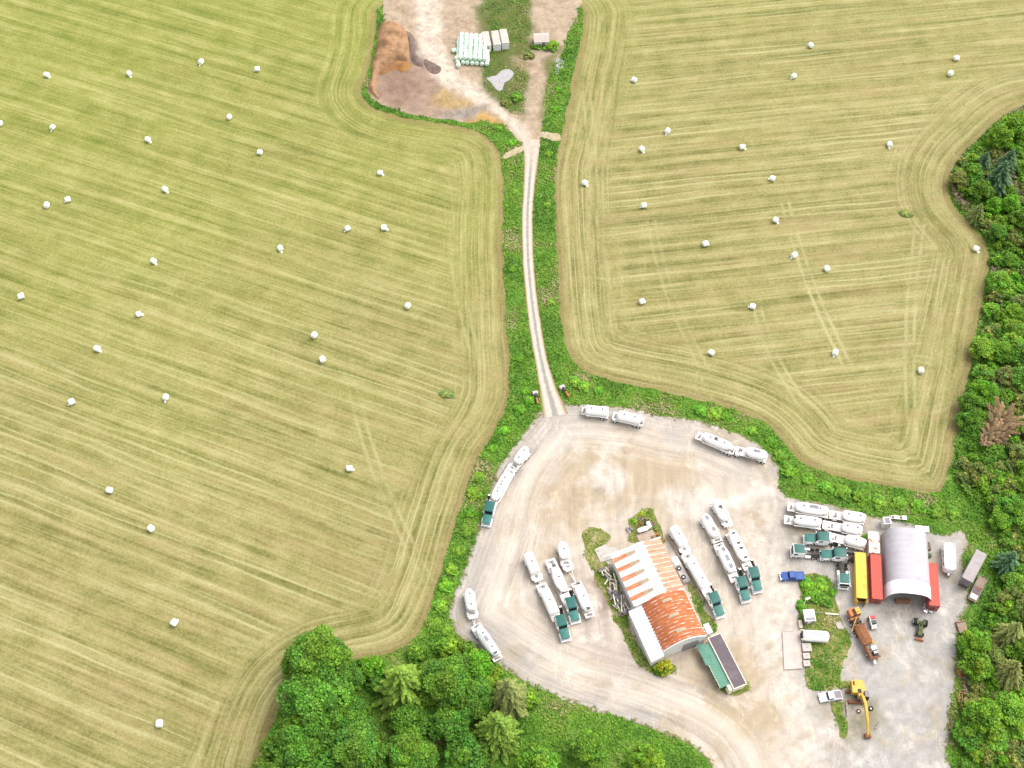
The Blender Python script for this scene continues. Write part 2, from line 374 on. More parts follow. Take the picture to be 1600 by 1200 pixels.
def wearn(b, o): return b.noise(o, 0.07, 3)
def field_mat(name, ang, seed, head_lo, head_hi, greener, lines=(), loops=()):
    b = NB(name); o = b.obj(); x, y, _ = b.xyz(o)
    ca, sa = math.cos(ang), math.sin(ang)
    al = b.math('ADD', b.math('MULTIPLY', x, ca), b.math('MULTIPLY', y, sa))
    ac = b.math('SUBTRACT', b.math('MULTIPLY', y, ca), b.math('MULTIPLY', x, sa))
    e, arc = b.attr('edge'), b.attr('arc')
    s1, l1 = streak(b, al, ac, 5.2, seed)
    s2, l2 = streak(b, b.math('MULTIPLY', arc, 1.6), b.math('MULTIPLY', e, 1.15), 4.0, seed + 20)
    en = b.math('ADD', e, b.math('MULTIPLY', b.math('SUBTRACT', b.noise(o, 0.05, 3), 0.5), 14.0))
    h = b.math('SUBTRACT', 1.0, b.ss(en, head_lo, head_hi))
    s = b.fmix(h, s1, s2); line = b.fmix(h, l1, l2)
    big = b.noise(o, 0.016, 3, 0.55); grain = b.noise(o, 1.25, 4, 0.75); mid = b.noise(o, 0.16, 4, 0.65)
    s = b.math('ADD', s, b.math('MULTIPLY', b.math('SUBTRACT', grain, 0.5), 0.50))
    s = b.math('ADD', s, b.math('MULTIPLY', b.math('SUBTRACT', mid, 0.5), 0.42))
    s = b.math('ADD', s, b.math('MULTIPLY', b.math('SUBTRACT', big, 0.5), 0.16))
    col = b.ramp(b.lin(s, 0.25, 0.75), [(0.0, (0.150, 0.152, 0.034)), (0.26, (0.270, 0.248, 0.076)), (0.52, (0.400, 0.350, 0.132)), (0.76, (0.500, 0.425, 0.190)), (1.0, (0.600, 0.525, 0.265))])
    brown = b.noise(b.vec(b.math('MULTIPLY', al, 0.03), b.math('MULTIPLY', ac, 0.16), seed + 31), 1, 4, 0.65)
    col = b.mix(b.math('MULTIPLY', b.ss(brown, 0.48, 0.66), 0.58), col, b.ramp(b.lin(s, 0.25, 0.75), [(0.0, (0.255, 0.195, 0.065)), (0.5, (0.430, 0.325, 0.140)), (1.0, (0.560, 0.450, 0.230))]))
    for p_, q_, a0_, a1_ in lines:                                   # tractor runs across the swaths
        u0, u1 = pix(*p_), pix(*q_); dv = (u1 - u0); Ln = dv.length; dv /= Ln
        tl = b.math('ADD', b.math('MULTIPLY', b.math('SUBTRACT', x, u0.x), dv.x), b.math('MULTIPLY', b.math('SUBTRACT', y, u0.y), dv.y))
        tc = b.math('ADD', b.math('SUBTRACT', b.math('MULTIPLY', b.math('SUBTRACT', y, u0.y), dv.x), b.math('MULTIPLY', b.math('SUBTRACT', x, u0.x), dv.y)), b.math('MULTIPLY', b.math('SINE', b.math('MULTIPLY', tl, 3.0 / Ln)), a0_))
        kk = b.math('SUBTRACT', 1.0, b.ss(b.math('ABSOLUTE', b.math('SUBTRACT', b.math('ABSOLUTE', tc), 1.1)), 0.12, 0.75))
        kk = b.math('MULTIPLY', kk, b.math('MULTIPLY', b.ss(tl, 0.0, 6.0), b.ss(tl, Ln, Ln - 6.0)))
        line = b.math('MAXIMUM', line, b.math('MULTIPLY', b.math('MULTIPLY', kk, b.ss(wearn(b, o), 0.33, 0.6)), a1_))
    for c_, rad in loops:                                            # turning circles
        u0 = pix(*c_); rr_ = b.math('SQRT', b.math('ADD', b.math('POWER', b.math('SUBTRACT', x, u0.x), 2.0), b.math('POWER', b.math('SUBTRACT', y, u0.y), 2.0)))
        kk = b.math('SUBTRACT', 1.0, b.ss(b.math('ABSOLUTE', b.math('SUBTRACT', b.math('ABSOLUTE', b.math('SUBTRACT', rr_, rad)), 0.9)), 0.12, 0.75))
        line = b.math('MAXIMUM', line, b.math('MULTIPLY', kk, b.math('MULTIPLY', b.ss(b.noise(o, 0.09, 3), 0.50, 0.66), 0.6)))
    line = b.math('MULTIPLY', line, b.lin(grain, 0.3, 0.7, 0.6, 1.15))
    col = b.mix(b.math('MULTIPLY', line, 0.72), col, (0.63, 0.59, 0.31))
    # greener sward towards the far left, browner by the trees
    g = b.ss(b.math('ADD', b.math('SUBTRACT', b.math('MULTIPLY', y, 0.006), b.math('MULTIPLY', x, 0.0018)), b.math('MULTIPLY', big, 1.2)), *greener)
    green = b.ramp(b.lin(s, 0.25, 0.75), [(0.0, (0.150, 0.215, 0.018)), (0.5, (0.345, 0.360, 0.068)), (1.0, (0.560, 0.530, 0.200))])
    col = b.mix(b.math('MULTIPLY', g, 0.8), col, green)
    # loose tan strip at the very edge
    ed = b.math('SUBTRACT', 1.0, b.ss(b.math('ADD', e, b.math('MULTIPLY', mid, 2.0)), 1.2, 4.2))
    col = b.mix(b.math('MULTIPLY', ed, 0.65), col, b.ramp(grain, [(0.3, (0.26, 0.185, 0.07)), (0.7, (0.40, 0.295, 0.13))]))
    fine = b.noise(o, 2.6, 3, 0.8); col = b.scalecol(col, b.lin(fine, 0.28, 0.72, 0.80, 1.20))
    return b.done(b.scalecol(b.mix(1.0, col, (0.985, 1.01, 0.945), 'MULTIPLY'), KF))

def dirs(p, q):
    a, c = pix(*p), pix(*q); return math.atan2(c.y - a.y, c.x - a.x)
field_l = field_mat('mown_hay_left', dirs((100, 480), (600, 655)), 1.0, 9.0, 17.0, (1.45, 2.7), [((540, 560), (690, 940), 3.0, .7), ((700, 300), (745, 560), 1.5, .7), ((330, 1010), (560, 960), 4.0, .8)], [((752, 520), 5.0), ((700, 900), 7.0), ((540, 130), 9.0)])
field_r = field_mat('mown_hay_right', dirs((950, 470), (1400, 422)), 40.0, 10.0, 20.0, (1.9, 3.4), [((1222, 300), (1335, 590), 2.0, 1.0), ((1180, 470), (1262, 640), 2.0, .8), ((1440, 330), (1428, 700), 2.0, .8), ((915, 130), (905, 560), -3.0, .7), ((1010, 300), (1110, 590), 3.0, .5)], [((1128, 600), 6.0), ((1440, 600), 8.0), ((930, 470), 7.0), ((1460, 260), 9.0), ((1250, 690), 8.0)])

b = NB('yard_gravel'); o = b.obj(); e, arc = b.attr('edge'), b.attr('arc')
col = b.attr('soil', 'Color')
sweep = b.noise(b.vec(b.math('MULTIPLY', arc, 0.035), b.math('MULTIPLY', e, 0.55), 2.0), 1, 5, 0.65)
cloud = b.noise(o, 0.09, 5, 0.6, 0.6); grit = b.noise(o, 1.6, 4, 0.75); tr = b.noise(b.vec(*[b.math('MULTIPLY', q, k) for q, k in zip(b.xyz(o)[:2], (0.5, 0.06))]), 1, 4)
calm = b.ss(b.xyz(o)[0], 60.0, 50.0); near = b.math('MULTIPLY', b.math('SUBTRACT', 1.0, b.ss(b.math('ADD', e, b.math('MULTIPLY', b.math('SUBTRACT', cloud, 0.5), 14.0)), 10.0, 20.0)), calm)
v = b.fmix(near, b.fmix(calm, b.noise(o, 0.35, 6, 0.7), tr), sweep)
col = b.mix(b.math('MULTIPLY', b.ss(cloud, 0.50, 0.66), 0.55), col, (0.47, 0.375, 0.25))
col = b.mix(b.math('MULTIPLY', b.ss(b.noise(o, 0.13, 5, 0.6, 0.5), 0.52, 0.7), 0.6), col, (0.735, 0.65, 0.575))
arcs = b.noise(b.vec(b.math('MULTIPLY', arc, 0.012), b.math('MULTIPLY', e, 1.5), 5.0), 1, 4, 0.7)
swirl = b.n('ShaderNodeTexWave', wave_type='RINGS', rings_direction='Z'); b.put(swirl.inputs['Vector'], b.n('ShaderNodeVectorMath', operation='ADD').outputs[0]); va = swirl.inputs['Vector'].links[0].from_node; b.put(va.inputs[0], o); va.inputs[1].default_value = tuple(-pix(915, 765))
swirl.inputs['Scale'].default_value = 0.11; swirl.inputs['Distortion'].default_value = 17.0; swirl.inputs['Detail'].default_value = 4.0; swirl.inputs['Detail Scale'].default_value = 0.5
col = b.scalecol(col, b.lin(v, 0.3, 0.7, 0.80, 1.16)); col = b.scalecol(col, b.lin(grit, 0.3, 0.7, 0.90, 1.10))
col = b.scalecol(col, b.fmix(near, b.lin(swirl.outputs[1], 0.0, 1.0, 0.95, 1.03), b.lin(arcs, 0.35, 0.65, 0.90, 1.08)))
vor = b.n('ShaderNodeTexVoronoi'); b.put(vor.inputs['Vector'], o); vor.inputs['Scale'].default_value = 0.085
spot = b.math('ADD', vor.outputs['Distance'], b.math('MULTIPLY', b.noise(o, 0.8, 3), 0.10))
col = b.mix(b.math('MULTIPLY', b.ss(spot, 0.17, 0.09), 0.55), col, (0.80, 0.72, 0.64))
v2 = b.n('ShaderNodeTexVoronoi'); b.put(v2.inputs['Vector'], o); v2.inputs['Scale'].default_value = 0.063
col = b.mix(b.math('MULTIPLY', b.ss(b.math('ADD', v2.outputs['Distance'], b.math('MULTIPLY', b.noise(o, 0.6, 4), 0.20)), 0.27, 0.13), 0.45), col, (0.26, 0.22, 0.18))
tyre = b.math('ABSOLUTE', b.math('SUBTRACT', b.noise(b.vec(b.math('MULTIPLY', arc, 0.020), b.math('MULTIPLY', e, 0.75), 8.0), 1, 2, 0.5), 0.5))
col = b.scalecol(col, b.fmix(b.math('MULTIPLY', b.math('MULTIPLY', b.ss(tyre, 0.020, 0.004), near), b.ss(b.noise(o, 0.06, 2), 0.42, 0.58)), 1.0, 0.78))
tyre2 = b.math('ABSOLUTE', b.math('SUBTRACT', b.noise(b.vec(*[b.math('MULTIPLY', q, k) for q, k in zip(b.xyz(o)[:2], (0.16, 0.05))], 3.0), 1, 3, 0.5, 1.5), 0.5))
col = b.scalecol(col, b.fmix(b.math('MULTIPLY', b.ss(tyre2, 0.016, 0.003), b.ss(b.noise(o, 0.05, 2), 0.40, 0.55)), 1.0, 1.16))
ring = b.math('MULTIPLY', b.ss(b.math('ABSOLUTE', b.math('SUBTRACT', b.math('ADD', e, b.math('MULTIPLY', b.noise(o, 0.05, 2), 5.0)), 11.0)), 2.6, 0.6), b.ss(b.noise(o, 0.03, 2), 0.40, 0.55))
col = b.mix(b.math('MULTIPLY', b.math('MULTIPLY', ring, calm), 0.45), col, (0.74, 0.66, 0.57))
weed = b.ss(b.math('SUBTRACT', b.math('MULTIPLY', b.noise(o, 0.7, 5, 0.7), 5.5), b.math('MULTIPLY', e, 0.9)), 1.9, 2.9)
col = b.mix(weed, col, (0.16, 0.17, 0.05))
yard_m = b.done(b.scalecol(col, KY))

b = NB('farm_soil'); o = b.obj(); col = b.attr('soil', 'Color')
col = b.scalecol(col, b.lin(b.noise(o, 0.35, 6, 0.7, 0.4), 0.3, 0.7, 0.68, 1.28)); col = b.mix(b.math('MULTIPLY', b.ss(b.noise(o, 0.22, 6, 0.75, 1.0), 0.50, 0.62), 0.5), col, b.scalecol(b.mix(0.5, col, (0.30, 0.17, 0.08)), 0.85)); col = b.scalecol(col, b.lin(b.noise(o, 1.8, 3, 0.7), 0.3, 0.7, 0.88, 1.12))
soil_m = b.done(b.scalecol(col, KY))

b = NB('lane_gravel'); o = b.obj(); u = b.math('ABSOLUTE', b.attr('side')); n = b.noise(o, 0.9, 5, 0.7)
un = b.math('ADD', u, b.math('MULTIPLY', b.math('SUBTRACT', n, 0.5), 0.3))
col = b.ramp(un, [(0.0, (0.36, 0.335, 0.285)), (0.16, (0.38, 0.35, 0.295)), (0.30, (0.66, 0.57, 0.49)), (0.62, (0.68, 0.585, 0.50)), (0.82, (0.52, 0.385, 0.25)), (0.97, (0.27, 0.22, 0.09))])
col = b.mix(b.attr('start'), col, b.scalecol((0.60, 0.50, 0.405) if False else b.mix(0.0, (0.62, 0.51, 0.41), (1, 1, 1)), b.lin(n, 0.3, 0.7, 0.9, 1.1)))
lane_m = b.done(b.scalecol(col, b.lin(n, 0.3, 0.7, 0.88 * KY, 1.1 * KY)))

b = NB('verge_soil'); o = b.obj(); n = b.noise(o, 0.22, 6, 0.7); n2 = b.noise(o, 1.4, 4, 0.7)
col = b.ramp(n, [(0.34, (0.055, 0.130, 0.010)), (0.52, (0.095, 0.180, 0.020)), (0.68, (0.16, 0.20, 0.04)), (0.80, (0.27, 0.23, 0.10))])
verge_m = b.done(b.scalecol(col, b.lin(n2, 0.3, 0.7, 0.7, 1.3)))

b = NB('grass_soil'); o = b.obj(); n = b.noise(o, 0.3, 6, 0.7); n2 = b.noise(o, 1.7, 4, 0.7)
col = b.ramp(n, [(0.34, (0.07, 0.12, 0.015)), (0.5, (0.15, 0.16, 0.035)), (0.64, (0.30, 0.245, 0.13))])
grass_m = b.done(b.scalecol(col, b.lin(n2, 0.3, 0.7, 0.75, 1.25)))

b = NB('pale_gravel'); o = b.obj(); n = b.noise(o, 1.2, 5, 0.75)
pale_m = b.done(b.ramp(n, [(0.3, (0.24, 0.225, 0.225)), (0.7, (0.40, 0.375, 0.37))]))

# ------------------------------------------------------------------ the ground and its sheets
g = MB()
ax = [-6000, -1500, -500, -300] + list(range(-240, 241, 20)) + [300, 500, 1500, 6000]
ay = [-4000, -1200, -400, -120] + list(range(-80, 441, 20)) + [520, 800, 2000, 7000]
vs = [(x, y, 0) for x in ax for y in ay]; n = len(ay)
g.add(vs, [(i * n + j, (i + 1) * n + j, (i + 1) * n + j + 1, i * n + j + 1) for i in range(len(ax) - 1) for j in range(n - 1)])
o = g.build('ground', verge_m); o['kind'] = 'structure'

BOX = (-260, -60, 260, 470)
_, B_LEFT = ground_sheet('field', P(LEFT_FIELD), 0.03, field_l, 3.0, jit=0.7, bstep=1.5, box=BOX)
_, B_RIGHT = ground_sheet('field', P(RIGHT_FIELD), 0.03, field_r, 3.0, jit=0.7, bstep=1.5, box=BOX)
GREY, CREAM, TAN, DUST = (0.49, 0.44, 0.385), (0.60, 0.515, 0.425), (0.50, 0.40, 0.275), (0.66, 0.58, 0.50)
yard_zones = [
    ([(760, 860), (790, 760), (850, 690), (930, 664), (1020, 668), (1110, 700), (1180, 745), (1215, 790), (1215, 900), (1240, 1060), (1260, 1300), (1150, 1300), (1000, 1110), (860, 1060), (780, 985)], CREAM, 9.0),
    ([(845, 800), (870, 720), (930, 690), (1010, 690), (1100, 730), (1140, 780), (1040, 790), (990, 780), (930, 800), (900, 850)], TAN, 8.0),
    ([(1200, 850), (1228, 850), (1240, 960), (1252, 1060), (1290, 1200), (1240, 1300), (1200, 1120), (1190, 950)], DUST, 5.0),
    ([(885, 870), (960, 1000), (1000, 1050), (960, 1080), (900, 1010), (900, 960)], (0.53, 0.45, 0.38), 5.0),
    ([(930, 684), (970, 680), (980, 700), (940, 706)], DUST, 2.5), ([(925, 735), (955, 720), (985, 745), (960, 775), (935, 760)], DUST, 3.0),
    ([(1040, 770), (1120, 740), (1130, 800), (1080, 830), (1045, 805)], DUST, 5.0),
    ([(1120, 780), (1175, 765), (1215, 752), (1224, 756), (1180, 780), (1135, 800)], (0.74, 0.66, 0.57), 2.0),
    ([(1060, 1000), (1120, 990), (1200, 1050), (1240, 1140), (1180, 1180), (1090, 1110)], TAN, 10.0),
    ([(1240, 775), (1500, 830), (1510, 900), (1495, 1000), (1480, 1300), (1335, 1300), (1330, 1000), (1300, 900), (1235, 870), (1232, 790)], (0.455, 0.430, 0.395), 5.0),
    ([(1240, 780), (1350, 805), (1350, 850), (1290, 880), (1230, 850)], (0.36, 0.32, 0.26), 5.0),
    ([(1400, 985), (1440, 1005), (1460, 1080), (1430, 1150), (1390, 1120), (1380, 1030)], (0.48, 0.455, 0.415), 8.0),
    ([(1330, 1075), (1370, 1100), (1365, 1150), (1320, 1150)], (0.30, 0.27, 0.18), 4.0),
    ([(1380, 945), (1440, 950), (1440, 968), (1380, 965)], (0.27, 0.24, 0.215), 4.0),
    ([(926, 905), (955, 908), (968, 948), (940, 952)], (0.30, 0.215, 0.165), 3.5),
]
yard, B_YARD = ground_sheet('yard', P(YARD), 0.06, yard_m, 1.3, GREY, yard_zones, jit=0.8, bstep=0.8, box=BOX)
MUD, STRAW, GRS = (0.37, 0.255, 0.185), (0.44, 0.31, 0.14), (0.12, 0.15, 0.035)
farm_zones = [
    ([(588, 60), (650, 60), (690, 110), (700, 150), (720, 180), (640, 178), (598, 160), (578, 140)], MUD, 4.0),
    ([(600, 95), (640, 95), (660, 140), (620, 160), (596, 150)], (0.30, 0.195, 0.14), 4.0),
    ([(632, 60), (650, 60), (672, 92), (680, 110), (660, 105), (640, 80)], (0.20, 0.15, 0.135), 2.5),
    ([(650, -60), (688, -60), (692, 70), (720, 110), (760, 146), (800, 178), (826, 205), (826, 232), (812, 218), (785, 190), (740, 160), (690, 130), (664, 100), (650, 66)], (0.66, 0.55, 0.44), 3.0),
    ([(690, 140), (730, 155), (745, 172), (700, 175), (680, 160)], STRAW, 3.0),
    ([(725, 176), (760, 172), (790, 192), (782, 202), (730, 194)], (0.50, 0.30, 0.10), 2.5),
    ([(690, 172), (740, 168), (752, 160), (765, 166), (740, 186), (690, 186)], (0.33, 0.275, 0.23), 2.5),
    ([(752, -60), (830, -60), (826, 110), (824, 160), (815, 190), (795, 172), (770, 150), (754, 130), (748, 100)], GRS, 3.0),
    ([(795, 88), (830, 84), (826, 112), (806, 100)], (0.40, 0.30, 0.20), 3.0),
    ([(850, 90), (880, 70), (868, 120), (856, 200), (846, 205), (850, 150)], (0.16, 0.17, 0.05), 3.0),
]
farm, B_FARM = ground_sheet('farmyard', P(FARM), 0.06, soil_m, 1.3, (0.47, 0.36, 0.25), farm_zones, jit=0.8, bstep=0.8, box=BOX)
ground_sheet('gravel_patch', P([(760, 122), (776, 118), (784, 110), (794, 108), (804, 114), (799, 124), (790, 130), (784, 142), (776, 140), (768, 130)]), 0.09, pale_m, 1.0, jit=0.6)
ground_sheet('gravel_patch', P([(868, 100), (878, 90), (884, 98), (876, 112), (868, 116)]), 0.09, pale_m, 1.0, jit=0.6)
B_ENT = []
for k, (gx, gy) in enumerate((((788, 245), (818, 232)), ((846, 212), (876, 214)))):
    a, c = gx, gy; _, q_ = ground_sheet('field_entrance', P([(a[0], a[1] - 4), ((a[0] + c[0]) / 2, (a[1] + c[1]) / 2 - 5), (c[0], c[1] - 4), (c[0], c[1] + 5), ((a[0] + c[0]) / 2, (a[1] + c[1]) / 2 + 5), (a[0], a[1] + 5)]), 0.075, soil_m, 1.0, (0.50, 0.42, 0.255), jit=1.1); B_ENT.append(q_)
B_ISL = {}
for k, p in ISLANDS.items(): _, B_ISL[k] = ground_sheet('grass', P(p), 0.10, grass_m, 1.5, jit=0.9, bstep=0.8)
# lane: a strip with wheel tracks
lc = smooth_poly(P(LANE), 1.0, False); tt = np.linspace(0, 1, len(lc)); lw = np.interp(tt, np.linspace(0, 1, len(LANE_W)), LANE_W)
tan = np.gradient(lc, axis=0); tan /= np.linalg.norm(tan, axis=1)[:, None]; nrm = np.stack([-tan[:, 1], tan[:, 0]], 1)
NS = 9; us = np.linspace(-1, 1, NS)
lv = np.concatenate([lc[:, None, :] + nrm[:, None, :] * (us[None, :, None] * (lw * (1 + 0.12 * (fbm(lc[:, 0] / 3, lc[:, 1] / 3) - .5)))[:, None, None])], 0).reshape(-1, 2)
fs = [(i * NS + j, i * NS + j + 1, (i + 1) * NS + j + 1, (i + 1) * NS + j) for i in range(len(lc) - 1) for j in range(NS - 1)]
me = bpy.data.meshes.new('lane'); me.from_pydata([(x, y, 0.085) for x, y in lv], [], fs); fattr(me, 'side', np.tile(us, len(lc))); fattr(me, 'start', np.repeat(np.clip(1 - (tt * 75 - 2) / 10, 0, 1), NS)); me.materials.append(lane_m)
o = bpy.data.objects.new('lane', me); COL.objects.link(o); o['kind'] = 'structure'
for p in me.polygons:
    if p.normal.z < 0: p.flip()
B_LANE = np.vstack([lc + nrm * lw[:, None], (lc - nrm * lw[:, None])[::-1]])

# ------------------------------------------------------------------ ground cover: countless leaves and grass blades
def leaf_quads(c, size, tilt, rng, elong=1.6):
    """one leaf or blade clump (a bent quad) per centre, any heading, random tilt"""
    n = len(c); a = rng.uniform(0, 2 * PI, n); u = np.stack([np.cos(a), np.sin(a), np.zeros(n)], 1); v = np.stack([-np.sin(a), np.cos(a), np.zeros(n)], 1)
    th = rng.normal(0, tilt, n); ph = rng.normal(0, tilt, n)
    u = u * np.cos(th)[:, None]; u[:, 2] = np.sin(th); v = v * np.cos(ph)[:, None]; v[:, 2] = np.sin(ph)
    L = (size * elong / 2)[:, None]; W = (size / 2)[:, None]
    return np.stack([c - u * L, c + v * W - u * L * 0.15, c + u * L, c - v * W - u * L * 0.15], 1)      # a pointed leaf
def quad_mesh(name, q, tint, mat):
    n = len(q); me = bpy.data.meshes.new(name)
    me.vertices.add(4 * n); me.vertices.foreach_set('co', np.ascontiguousarray(q.reshape(-1), np.float32))
    me.loops.add(4 * n); me.loops.foreach_set('vertex_index', np.arange(4 * n, dtype=np.int32))
    me.polygons.add(n); me.polygons.foreach_set('loop_start', np.arange(0, 4 * n, 4, dtype=np.int32)); me.polygons.foreach_set('loop_total', np.full(n, 4, np.int32))
    me.update(calc_edges=True); cattr(me, 'tint', np.repeat(tint, 4, 0)); me.materials.append(mat); me.validate(); return me

def cover(name, pts, dens_noise, hmax, size, palette, seed, label):
    """leaf canopy with lumps: pts (n,2); palette: list of (weight centre, colour)"""
    rng = np.random.default_rng(seed)
    x, y = pts[:, 0], pts[:, 1]
    lump = fbm(x / 2.6, y / 2.6, seed, 3); bign = fbm(x / 9, y / 9, seed + 9, 3)
    z = 0.05 + hmax * np.clip(lump * 1.7 - 0.45, 0.05, 1.2) * rng.uniform(0.35, 1.0, len(pts)) ** 0.6
    c = np.stack([x, y, z], 1); s = size * rng.uniform(0.6, 1.3, len(pts))
    v = np.clip((bign - 0.5) * 2.5 + 0.48 + rng.normal(0, 0.10, len(pts)), 0, 1)
    ps = np.array([p for p, _ in palette]); pc = np.array([q for _, q in palette])
    tint = np.stack([np.interp(v, ps, pc[:, i]) for i in range(3)], 1) * rng.uniform(0.75, 1.3, len(pts))[:, None] * 1.05
    me = quad_mesh(name, leaf_quads(c, s, 0.55, rng), tint, M['leaves'])
    o = bpy.data.objects.new(name, me); COL.objects.link(o); o['kind'] = 'stuff'; o['label'] = label; o['category'] = 'ground cover'; o.color = (1, 1, 1, 1)
    return o
def scatter(x0, y0, x1, y1, dens, seed):
    r = np.random.default_rng(seed); n = int((x1 - x0) * (y1 - y0) * dens); return r.uniform((x0, y0), (x1, y1), (n, 2))
B_WOOD = P(WOOD)
view = P([(-60, -30), (1680, -30), (1680, 1240), (-60, 1240)])
def outside(p, polys, m=0.0):
    k = np.ones(len(p), bool)
    for q in polys:
        bb = (p[:, 0] > q[:, 0].min() - 2) & (p[:, 0] < q[:, 0].max() + 2) & (p[:, 1] > q[:, 1].min() - 2) & (p[:, 1] < q[:, 1].max() + 2) & k
        i = np.where(bb)[0]
        if len(i): k[i] = sdist(p[i], q)[0] < m
    return k
pts = scatter(-140, -20, 170, 335, 9.0, 21)
pts = pts[sdist(pts, view)[0] > 0]
ragged = (fbm(pts[:, 0] / 1.5, pts[:, 1] / 1.5, 4) - 0.5)
k = outside(pts, [B_LEFT, B_RIGHT] + B_ENT, 0.0); pts = pts[k]; ragged = ragged[k]
for q in (B_YARD, B_FARM):
    d = sdist(pts, q)[0]; k = d < ragged * 3.0; pts = pts[k]; ragged = ragged[k]
k = sdist(pts, B_LANE)[0] < ragged * 0.8 - 0.1; pts = pts[k]
far = np.clip(RNG.uniform(0, 1, len(pts)), 0, 1); inw = sdist(pts, B_WOOD)[0] > 0
VERGE = [(0.0, (0.058, 0.158, 0.010)), (0.3, (0.098, 0.245, 0.015)), (0.6, (0.142, 0.278, 0.022)), (0.82, (0.175, 0.235, 0.042)), (1.0, (0.33, 0.275, 0.14))]
WOODP = [(0.0, (0.065, 0.160, 0.013)), (0.35, (0.108, 0.240, 0.018)), (0.65, (0.150, 0.260, 0.040)), (0.85, (0.19, 0.19, 0.07)), (1.0, (0.25, 0.185, 0.125))]
cover('ground_cover', pts[~inw], 0, 0.60, 0.36, VERGE, 31, 'lush green weeds and grass on the verges around the fields and yard')
wp = pts[inw]; wp = np.vstack([wp, wp + RNG.uniform(-.4, .4, wp.shape)]); wp = wp[outside(wp, [B_RIGHT, B_YARD], -.2)]; cover('undergrowth', wp, 0, 1.9, 0.46, WOODP, 32, 'tangled green undergrowth along the right-hand wood')
ip = [(p, k) for k, p in B_ISL.items()]; allp = []
for q, k in ip:
    p = scatter(*q.min(0), *q.max(0), 12.0 if k in 'ad' else 7.0, 40 + ord(k)); d = sdist(p, q)[0] + (fbm(p[:, 0] / 1.3, p[:, 1] / 1.3, 8) - .55) * 3.0
    allp.append(p[d > 0])
# weeds inside the farmyard
q = P([(752, -60), (830, -60), (828, 80), (824, 100), (826, 130), (818, 180), (800, 178), (775, 158), (756, 136), (752, 104)]); p = scatter(*q.min(0), *q.max(0), 6.0, 77)
pc_ = P([(760, 122), (776, 118), (784, 110), (794, 108), (804, 114), (799, 124), (790, 130), (784, 142), (776, 140), (768, 130)])
d = sdist(p, q)[0]; k = (d > 0) & (sdist(p, pc_)[0] < 0) & (fbm(p[:, 0] / 5, p[:, 1] / 5, 2) > 0.40); allp.append(p[k])
cover('weeds', np.vstack(allp), 0, 0.45, 0.30, [(0.0, (0.06, 0.18, 0.010)), (0.45, (0.11, 0.245, 0.014)), (0.75, (0.18, 0.25, 0.035)), (1.0, (0.32, 0.29, 0.12))], 33, 'patches of green weeds on the islands in the yard')
# ------------------------------------------------------------------ running gear shared by trucks and trailers
def wheel(parent, x, y, r=0.5, wd=0.28, name='wheel'):
    m = MB(); m.cyl((x, y - wd / 2, r), (x, y + wd / 2, r), r, n=14)
    o = m.build(name, 'rubber', parent)
    s = 1 if y > 0 else -1
    MB().cyl((x, y + s * (wd / 2 - 0.03), r), (x, y + s * (wd / 2 + 0.02), r), r * 0.55, n=10).build('rim', 'dirty_white', o)
    return o
def axle_set(parent, xs, half=0.98, r=0.5):
    for x in xs:
        for s in (-1, 1): wheel(parent, x, s * half, r, 0.52)

